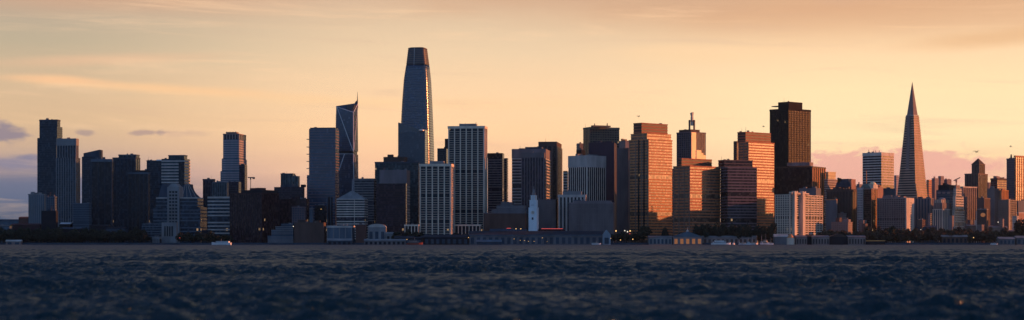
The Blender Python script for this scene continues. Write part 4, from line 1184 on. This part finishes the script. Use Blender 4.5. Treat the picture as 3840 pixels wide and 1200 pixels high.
# left waterfront
LOW = [
    ('low_hall', 'long grey roofed hall at the far left behind trees', 3420, -30, 92, 822, 'bluegrey', 'slate', 0),
    ('brick_house', 'reddish gabled brick building at far left beside pale apartment block', 3240, 70, 140, 812, 'brick', 'brick', 0),
    ('dark_warehouse', 'long dark red warehouse at the left shore', 3080, 40, 150, 838, 'dark_red', 'dark_red', 4),
    ('low_hall', 'teal roofed shed cut by the left picture edge', 3050, -25, 33, 842, 'bluegrey', 'teal', 2),
    ('white_roofed_shed', 'small shed with bright white roof below the white pier tower', 3160, 225, 262, 834, 'ink', 'boat_white', 0),
    ('white_roofed_shed', 'narrow shed with white roof edge right of its brighter twin', 3160, 270, 292, 829, 'ink', 'offwhite', 0),
    ('dark_warehouse', 'dark warehouse below the white roofed sheds on the left shore', 3060, 216, 300, 852, 'ink', 'slate', 4),
    ('dark_warehouse', 'wide dark navy warehouse on the shore left of the banded office', 3060, 398, 468, 850, 'slate', 'ink', 5),
    ('dark_warehouse', 'dark block on the shore under the shaft tower with pale rim', 3110, 340, 405, 842, 'ink', 'ink', 3),
    ('dark_warehouse', 'dark low block between terraced office and striped white block', 3100, 756, 784, 862, 'ink', 'ink', 2),
    ('dark_warehouse', 'dark plain shore block under the apartment blocks at left', 3040, 148, 214, 868, 'ink', 'slate', 4),
]
for nm, lab, Y, a, b, top, mw, mr, d in LOW:
    shed(nm, lab, a, b, Y, top + 6, top, mw, mr, 24, d, 'black', 'building')
shed('boat_shed', 'small white and pink boat shed at the water on the far left', 22, 78, 2990, 905, 899, 'dusty', 'offwhite', 10, 2, 'slate', z0=0)

B('terraced_block', 'low terraced banded building stepping up left to right beside brown box', 3035, P_S, [
    ((1004, 1099, 1101, 884), D(m='midgrey', bh=1.2, bm='bluegrey', fh=3.4, cap=1, capm='bluegrey')),
    ((1018, 1099, 1101, 862), D(m='slate', bh=1.0, bm='grey', fh=3.0, cap=1.2, capm='grey')),
    ((1034, 1099, 1101, 849), D(m='slate', bh=1.0, bm='grey', fh=3.0, cap=1.2, capm='grey')),
    ((1054, 1099, 1101, 839), D(m='slate', cap=1.4, capm='bluegrey'))], cat='building', rmax=24)
B('brown_box', 'large plain brownish box building at the shore below the balcony tower', 3030, P_S, [
    ((1103, 1214, 1222, 834), D(m='brown_mid', cap=.8, capm='brown_mid', roofs=2, roofm='brown'))], cat='building', rmax=26)
B('glass_front_hall', 'pale grey hall with arched glass front at the shore right of the brown box', 3030, P_S, [
    ((1226, 1320, 1330, 846), D(m='bluegrey', cap=3.5, capm='offwhite', nf=4, pw=1.6, pm='grey'))], cat='building', rmax=24)
shed('white_shed', 'low bright white shed at the water below the glass front hall', 1228, 1318, 2988, 902, 894, 'slate', 'grey', 14, 5, 'ink', z0=0)
B('brick_block', 'dark red brick block between glass front hall and round white building', 3030, P_S, [
    ((1334, 1371, 1374, 843), D(m='brick', cap=1, capm='brick'))], cat='building', rmax=24)
shed('round_roofed_building', 'pale building with rounded roof right of the dark red brick block', 1380, 1446, 3035, 852, 839, 'grey', 'offwhite', 24, 3, 'slate', gable='arc')
shed('low_pavilion', 'small grey pavilion right of the rounded roof building', 1448, 1480, 3030, 876, 870, 'grey', 'grey', 12, 2, 'ink')
shed('white_shed', 'long irregular low white shed at the water left of the fireboat', 1366, 1520, 2988, 902, 896, 'midgrey', 'grey', 14, 9, 'ink', z0=0)
shed('pier_deck_house', 'dark low deck house behind the fireboat', 1480, 1586, 3010, 893, 884, 'ink', 'roof', 14, 3, 'slate', z0=1)

# right waterfront
shed('grey_shed', 'low grey pier building left of the pavilion with cupola', 2434, 2520, 2986, 890, 884, 'grey', 'midgrey', 22, 6, 'slate', z0=1)
r, w, zw, zr = shed('cupola_pavilion', 'pier pavilion with peaked pale roof, cupola and amber lit front', 2524, 2634, 2986, 888, 868, 'dusty', 'bluegrey', 24, 5, 'lit_amber', z0=1, gable='y')
MB().box(w / 2 - 1.6, w / 2 + 1.6, 4, 7, zr - 3, zr + 2.2).build('cupola', 'offwhite', r)
MB().cyl(w / 2, 5.5, zr + 2, zr + 7, .25, .15, 6).build('flagpole', 'bar_white', r)
shed('long_shed', 'long pale shed behind the white ferry', 2636, 2836, 3010, 890, 884, 'dusty', 'grey', 16, 12, 'brown_mid', z0=1)
shed('grey_shed', 'grey shed with light roof left of the sunlit tank', 2905, 2956, 2990, 888, 878, 'midgrey', 'offwhite', 18, 0, z0=1)
T_tank = empty('storage_tank', 'round cream sunlit tank building on the pier', 'tank', (X(2966, 2986), 2992, 0))
MB().cyl(0, 0, -1, Z(892, 2986), 7.0, 6.8, 20).build('tank', 'cream', T_tank)
MB().cyl(0, 0, Z(892, 2986), Z(878, 2986), 6.2, 2.2, 20).build('roof', 'tan', T_tank)
for a, b, lab in ((2986, 3026, 'white gabled pier shed nearest the cream tank'), (3046, 3110, 'white pier shed with tall dark doors, middle of three'), (3182, 3246, 'white pier shed with dark doors beside the orange boom')):
    shed('white_pier_shed', lab, a, b, 2988, 889, 882, 'dusty', 'midgrey', 26, 4 if b - a < 50 else 6, 'brown', z0=1)
shed('dark_hall', 'dark gabled hall between the white pier sheds', 3112, 3180, 2994, 888, 876, 'ink', 'brown', 26, 0, z0=1, gable='y')
shed('dark_hall', 'small dark hall filling the gap between the two left white pier sheds', 3027, 3045, 2994, 886, 880, 'ink', 'brown', 20, 0, z0=1)
bo = empty('low_jetty', 'low dark jetty with straight orange rail right of the white pier sheds', 'jetty', (X(3248, 2980), 2980, 0))
MB().box(0, X(3319, 2980) - X(3248, 2980), 0, 3, -1, Z(905, 2980)).build('deck', 'ink', bo)
MB().box(0, X(3319, 2980) - X(3248, 2980), -.1, .4, Z(904.6, 2980), Z(901, 2980)).build('rail', 'orange_paint', bo)
shed('pavilion', 'low open pavilion with pale flat roof among the dark right shore trees', 3534, 3628, 3000, 888, 881, 'brown_mid', 'dusty', 14, 6, 'ink')
shed('green_roof_hall', 'hall with grey blue roof at the foot of the pale strip block', 3440, 3512, 3130, 852, 845, 'slate', 'slate', 20, 0)
for a, b, yt, Y, m, lab in ((3628, 3680, 842, 3190, 'tan_dark', 'low hazy house on the right slope, left of the row'), (3672, 3726, 846, 3150, 'brown_lit', 'low hazy house on the right slope below the lit entrance'),
                             (3722, 3778, 848, 3110, 'tan_dark', 'low hazy house on the right slope under the brown apartment block'), (3776, 3815, 862, 3070, 'brown_lit', 'low hazy house near the right picture edge')):
    shed('hill_house', lab, a, b, Y, yt + 5, yt, m, 'dusty', 16, 4, 'brown', 'building')
shed('grey_pier_shed', 'grey pier shed at the water near the right picture edge', 3748, 3806, 2986, 896, 888, 'midgrey', 'grey', 18, 4, 'slate', z0=1)
shed('grey_pier_shed', 'grey pier shed cut by the right picture edge', 3812, 3870, 2990, 892, 884, 'midgrey', 'grey', 18, 3, 'slate', z0=1)

# ---- boats
def boat(name, label, px, py, Y, length, mhull='boat_white', decks=2, rz=0.0, cat='boat', h=1.0, mcab='boat_white'):
    root = empty(name, label, cat, (X(px, Y), Y, 0.0), rz)
    L = length / 2; Wd = length * .13
    st = [(-1.0, .75, .15), (-.6, 1, 0), (0, 1.05, 0), (.5, .85, .05), (.8, .5, .3), (1.0, .06, .5)]
    rings = []
    for s_, wd, rise in st:
        zt = (1.9 + rise * 2.0) * h
        rings.append([(s_ * L, -wd * Wd, zt), (s_ * L, -wd * Wd * .8, -.5), (s_ * L, wd * Wd * .8, -.5), (s_ * L, wd * Wd, zt)])
    MB().loft(rings).build('hull', mhull, root)
    z = 1.85 * h
    for d in range(decks):
        a, b = -L * (.82 - .18 * d), L * (.5 - .22 * d)
        w_ = Wd * (.82 - .12 * d)
        MB().box(a, b, -w_, w_, z, z + 1.9 * h).build('cabin', mcab, root)
        MB().box(a + .3, b + .05, -w_ - .06, w_ + .06, z + .7 * h, z + 1.35 * h).build('window_strip', 'black', root)
        z += 1.9 * h
    MB().cyl(0, 0, z, z + (9.0 if name == 'yacht' else 2.6) * h, .15, .08, 6).build('mast', 'bar_white', root)
    return root


boat('motor_boat', 'white motor boat crossing in front of the dark maroon block', 830, 912, 2760, 31, rz=R(168), decks=1, h=1.5)
wk = MB(); wk.v = [(X(850, 2768), 2766, .25), (X(985, 2780), 2776, .25), (X(985, 2780), 2784, .25), (X(850, 2768), 2771, .25)]; wk.f = [(0, 1, 2, 3)]
tag(wk.build('boat_wake', 'wake'), 'pale wake trailing right behind the white motor boat', 'wake')
boat('ferry', 'white ferry moored in front of long pale shed', 2704, 910, 2950, 32, rz=R(4), h=1.25)
boat('fireboat', 'red hulled fireboat with white cabin moored left of dark pier shed', 1555, 905, 2970, 27, 'boat_red', 2, R(5), h=1.35, mcab='dusty')
boat('moored_boat', 'small pale boat moored by the pale gabled pier head', 2236, 905, 2965, 15, h=.9, decks=1, mcab='offwhite')
boat('moored_boat', 'small white boat by the grey pier shed at the far right', 3728, 908, 2965, 12, h=.7, decks=1)
mb_g = 'moored yachts crowded at the marina'
for i, (px, l, hh) in enumerate([(2752, 9, .8), (2772, 8, .7), (2786, 12, .9), (2806, 8, .8), (2822, 10, 1.0), (2838, 9, 1.1), (2856, 10, 1.3), (2872, 13, 1.3), (2890, 9, 1.0)]):
    r = boat('yacht', 'moored yacht, one of the crowd between white ferry and cream tank', px, 905, 2958 + (i % 3) * 7, l, rz=R(60 + 37 * i), h=hh, decks=1 + i % 2, mcab='cream' if i % 3 else 'boat_white')
    r['group'] = mb_g

# ---- crane on a roof, birds
cr = empty('tower_crane', 'small dark crane jib sticking out right of the pale tapering tower', 'crane', (X(940, 3470), 3470, 0))
zt = Z(665, 3470)
MB().cyl(0, 0, GZ - 1, zt, .55, .55, 6).build('mast', 'steel_dark', cr)
MB().box(-5.5, 8, -.7, .7, zt - 1.2, zt + .6).build('jib', 'steel_dark', cr)
MB().box(3.5, 8, -1.2, 1.2, zt - 3.2, zt - 1).build('counterweight', 'brown', cr)
MB().box(-1.2, 1.2, -1.4, 0, zt - 4, zt - 1.4).build('cab', 'steel_dark', cr)
BIRDS = [(2395, 437, 'lone dark bird above the tallest striped tower', 1.0), (2863, 475, 'lone dark bird left of the tall brown tower', .9), (3662, 570, 'dark bird flying above the pyramid roofed tower', 1.5), (3790, 550, 'small dark bird above the golden glass tower', .9)]
for px, py, lab, s_ in BIRDS:
    Y = 420.0
    root = empty('bird', lab, 'bird', (X(px, Y), Y, Z(py, Y)), R(rnd.uniform(-40, 40)))
    b_ = MB()
    b_.loft([[(a * s_, r_ * math.cos(q * 1.047) * s_, r_ * math.sin(q * 1.047) * s_) for q in range(6)] for a, r_ in ((-.32, .01), (-.2, .05), (0, .085), (.16, .06), (.22, .045), (.28, .045), (.34, .01))])
    for sg in (-1, 1):
        n = len(b_.v)
        for a, c_, y2, z2 in ((-.1, .1, .05, .03), (-.12, .1, .28, .2), (-.2, -.02, .58, .16)):
            b_.v += [(a * s_, sg * y2 * s_, z2 * s_), (c_ * s_, sg * y2 * s_, z2 * s_), (c_ * s_, sg * y2 * s_, (z2 - .025) * s_), (a * s_, sg * y2 * s_, (z2 - .025) * s_)]
        for k in range(2):
            for j in range(4):
                b_.f.append((n + k * 4 + j, n + k * 4 + (j + 1) % 4, n + k * 4 + 4 + (j + 1) % 4, n + k * 4 + 4 + j))
    b_.build('body', 'bird', root)

# ---- trees
def tree_meshes(seed, leafm):
    rr = random.Random(seed)
    tr = MB(); tr.cyl(0, 0, 0, .42, .035, .018, 8)
    for k in range(5):
        a = rr.uniform(0, 6.28); tr.bar((0, 0, .28 + .03 * k), (.22 * math.cos(a), .22 * math.sin(a), .5 + .07 * k), .012, 5)
    cw = MB()
    lobes = [(rr.uniform(-.22, .22), rr.uniform(-.22, .22), rr.uniform(.38, .82), rr.uniform(.14, .24)) for _ in range(9)]
    for lx, ly, lz, lr in lobes:
        for _ in range(75):
            d = Vector((rr.gauss(0, 1), rr.gauss(0, 1), rr.gauss(0, 1))).normalized() * lr * rr.uniform(.55, 1.05)
            p = Vector((lx, ly, lz)) + d
            u = Vector((rr.gauss(0, 1), rr.gauss(0, 1), rr.gauss(0, 1))).normalized(); w_ = u.orthogonal().normalized(); s_ = rr.uniform(.025, .05)
            n = len(cw.v); q = u.cross(w_)
            cw.v += [tuple(p + (w_ + q) * s_), tuple(p + (w_ - q) * s_), tuple(p - (w_ + q) * s_), tuple(p - (w_ - q) * s_)]
            cw.f.append((n, n + 1, n + 2, n + 3))
    return tr.mesh('trunk', 'bark'), cw.mesh('crown', leafm)


TM = [tree_meshes(k, 'leaf_dark') for k in range(4)]
TW = [tree_meshes(10 + k, 'leaf_hazy') for k in range(4)]


def tree(px, top, Y, wd, label, group=None, warm=False, z0=GZ):
    h = Z(top, Y) - z0
    root = empty('tree', label, 'tree', (X(px, Y), Y, z0 - .3), rnd.uniform(0, 6.28), group)
    w_ = wd / F * Y / .75
    root.scale = (w_, w_, h + .3)
    a, b = rnd.choice(TW if warm else TM)
    inst('trunk', a, root, (0, 0, 0)); inst('crown', b, root, (0, 0, 0))


tree(2408, 838, 3015, 60, 'big round dark tree at the foot of the tallest striped tower')
tree(2494, 845, 3015, 28, 'smaller dark tree just right of the big round tree')
tree(3351, 838, 3012, 34, 'single dark tree in front of broad grey apartment block')
tree(3148, 664, 3360, 16, 'round tree on the roof terrace beside the hipped roof', z0=Z(690, 3360))
tree(3832, 822, 3015, 60, 'large reddish dark tree at the right picture edge', warm=True)


def row(x0, x1, step, ylo, yhi, Y0, Y1, label, group, warm=False, wd=(22, 40)):
    px = x0
    while px < x1:
        tree(px, rnd.uniform(ylo, yhi), rnd.uniform(Y0, Y1), rnd.uniform(*wd), label, group, warm)
        px += step * rnd.uniform(.7, 1.3)


row(2612, 2905, 9, 834, 856, 3012, 3045, 'dark tree in the dense row below the striped towers', 'trees below the striped towers')
row(2545, 2612, 12, 862, 878, 3012, 3025, 'low dark tree in the row behind the cupola pavilion', 'trees behind the cupola pavilion')
row(-10, 560, 13, 862, 886, 3006, 3030, 'dark tree in the long row on the left shore', 'trees on the left shore')
row(0, 540, 17, 850, 868, 3034, 3055, 'dark tree behind the shore row at left', 'rear trees on the left shore')
row(668, 870, 10, 864, 890, 3004, 3025, 'dark tree in the row behind the white motor boat', 'trees behind the motor boat')
row(3080, 3250, 12, 858, 872, 3024, 3044, 'dark tree behind the white pier sheds', 'trees behind the pier sheds', True)
row(3244, 3850, 9, 862, 884, 3005, 3040, 'dark warm brown tree in the belt on the right shore', 'trees on the right shore', True)
row(3244, 3640, 10, 846, 864, 3046, 3060, 'dark warm brown tree in the upper row on the right shore', 'upper trees on the right shore', True, (20, 34))
row(3640, 3850, 12, 850, 868, 3044, 3062, 'dark warm brown tree among the houses on the right slope', 'trees among the slope houses', True, (18, 30))
row(1480, 1600, 14, 862, 878, 3018, 3030, 'low dark tree in front of the white framed towers', 'trees below the framed towers')
row(1700, 1830, 13, 866, 878, 3016, 3028, 'low dark tree behind the dark pier shed', 'trees behind the pier shed')
row(2295, 2390, 11, 868, 884, 3010, 3040, 'low dark tree among the amber lamps', 'trees among the amber lamps')

# ---- lamps
def lamp(px, py, label, m='lamp_amber', Y=2996, r=.8, z0=GZ, group=None):
    r *= .8
    root = empty('street_lamp', label, 'lamp', (X(px, Y), Y, 0), 0, group)
    z = Z(py, Y)
    if z > z0 + .6: MB().cyl(0, 0, min(z0, z) - 1, z - r * .6, .14, .1, 6).build('pole', 'steel_dark', root)
    MB().ball(0, 0, z, r, n=8, m=5).build('lamp_head', m, root)


for px, py, r_, m in ((2310, 866, 1.5, 'lamp_amber'), (2343, 865, 1.1, 'lamp_white'), (2353, 869, 1.2, 'lamp_white'), (2363, 866, 1.4, 'lamp_amber'), (2362, 876, 1.0, 'lamp_red'),
                  (2290, 894, .9, 'lamp_amber'), (2327, 900, .9, 'lamp_amber'), (2373, 897, 1.0, 'lamp_amber')):
    lamp(px, py, 'glowing lamp in the cluster between pier head and big round tree', m, 3002, r_, group='lamps right of the pier head')
for px, py in ((1928, 896), (1951, 901), (1967, 902), (1982, 905), (2003, 905), (2034, 892), (2052, 906)):
    lamp(px, py, 'small amber lamp along the front of the long pier shed', 'lamp_amber', 2986, .5, 0.5, 'lamps along the long pier shed')
for px, py, lab, m, Y, r_ in ((1100, 849, 'white lamp at the corner of the brown box building', 'lamp_white', 3026, .9), (1204, 784, 'amber lamp below the balcony tower', 'lamp_amber', 3215, .7),
                              (674, 892, 'dim red lamp right of the white portal', 'lamp_red', 3000, .7), (1526, 898, 'yellow lamp at the bow of the fireboat', 'lamp_amber', 2966, .6),
                              (1757, 891, 'pinkish lamp on the dark pier shed', 'lamp_amber', 2986, .7), (3453, 861, 'white lamp at the foot of the pale strip block', 'lamp_white', 3000, .55),
                              (3743, 833, 'white lamp below the brown apartment block', 'lamp_white', 3090, .9), (3651, 891, 'amber lamp right of the open pavilion', 'lamp_amber', 2996, .9),
                              (1935, 858, 'orange lamp left of the clock tower, outer one', 'lamp_amber', 3030, .9), (1953, 858, 'orange lamp left of the clock tower, inner one', 'lamp_amber', 3030, .9)):
    lamp(px, py, lab, m, Y, r_)

# ---- evening haze over the bay and the city
hz = MB(); hz.box(-9000, 9000, -400, 16500, -6, 480)
hm = bpy.data.materials.new('haze'); hm.use_nodes = True; t = hm.node_tree; t.nodes.clear()
v = t.nodes.new('ShaderNodeVolumePrincipled'); v.inputs['Density'].default_value = HAZE
v.inputs['Color'].default_value = (.45, .70, 1.0, 1); v.inputs['Anisotropy'].default_value = .72
ou = t.nodes.new('ShaderNodeOutputMaterial'); t.links.new(v.outputs[0], ou.inputs['Volume'])
MATS['haze'] = hm
tag(hz.build('haze', 'haze'), None, None, kind='stuff')
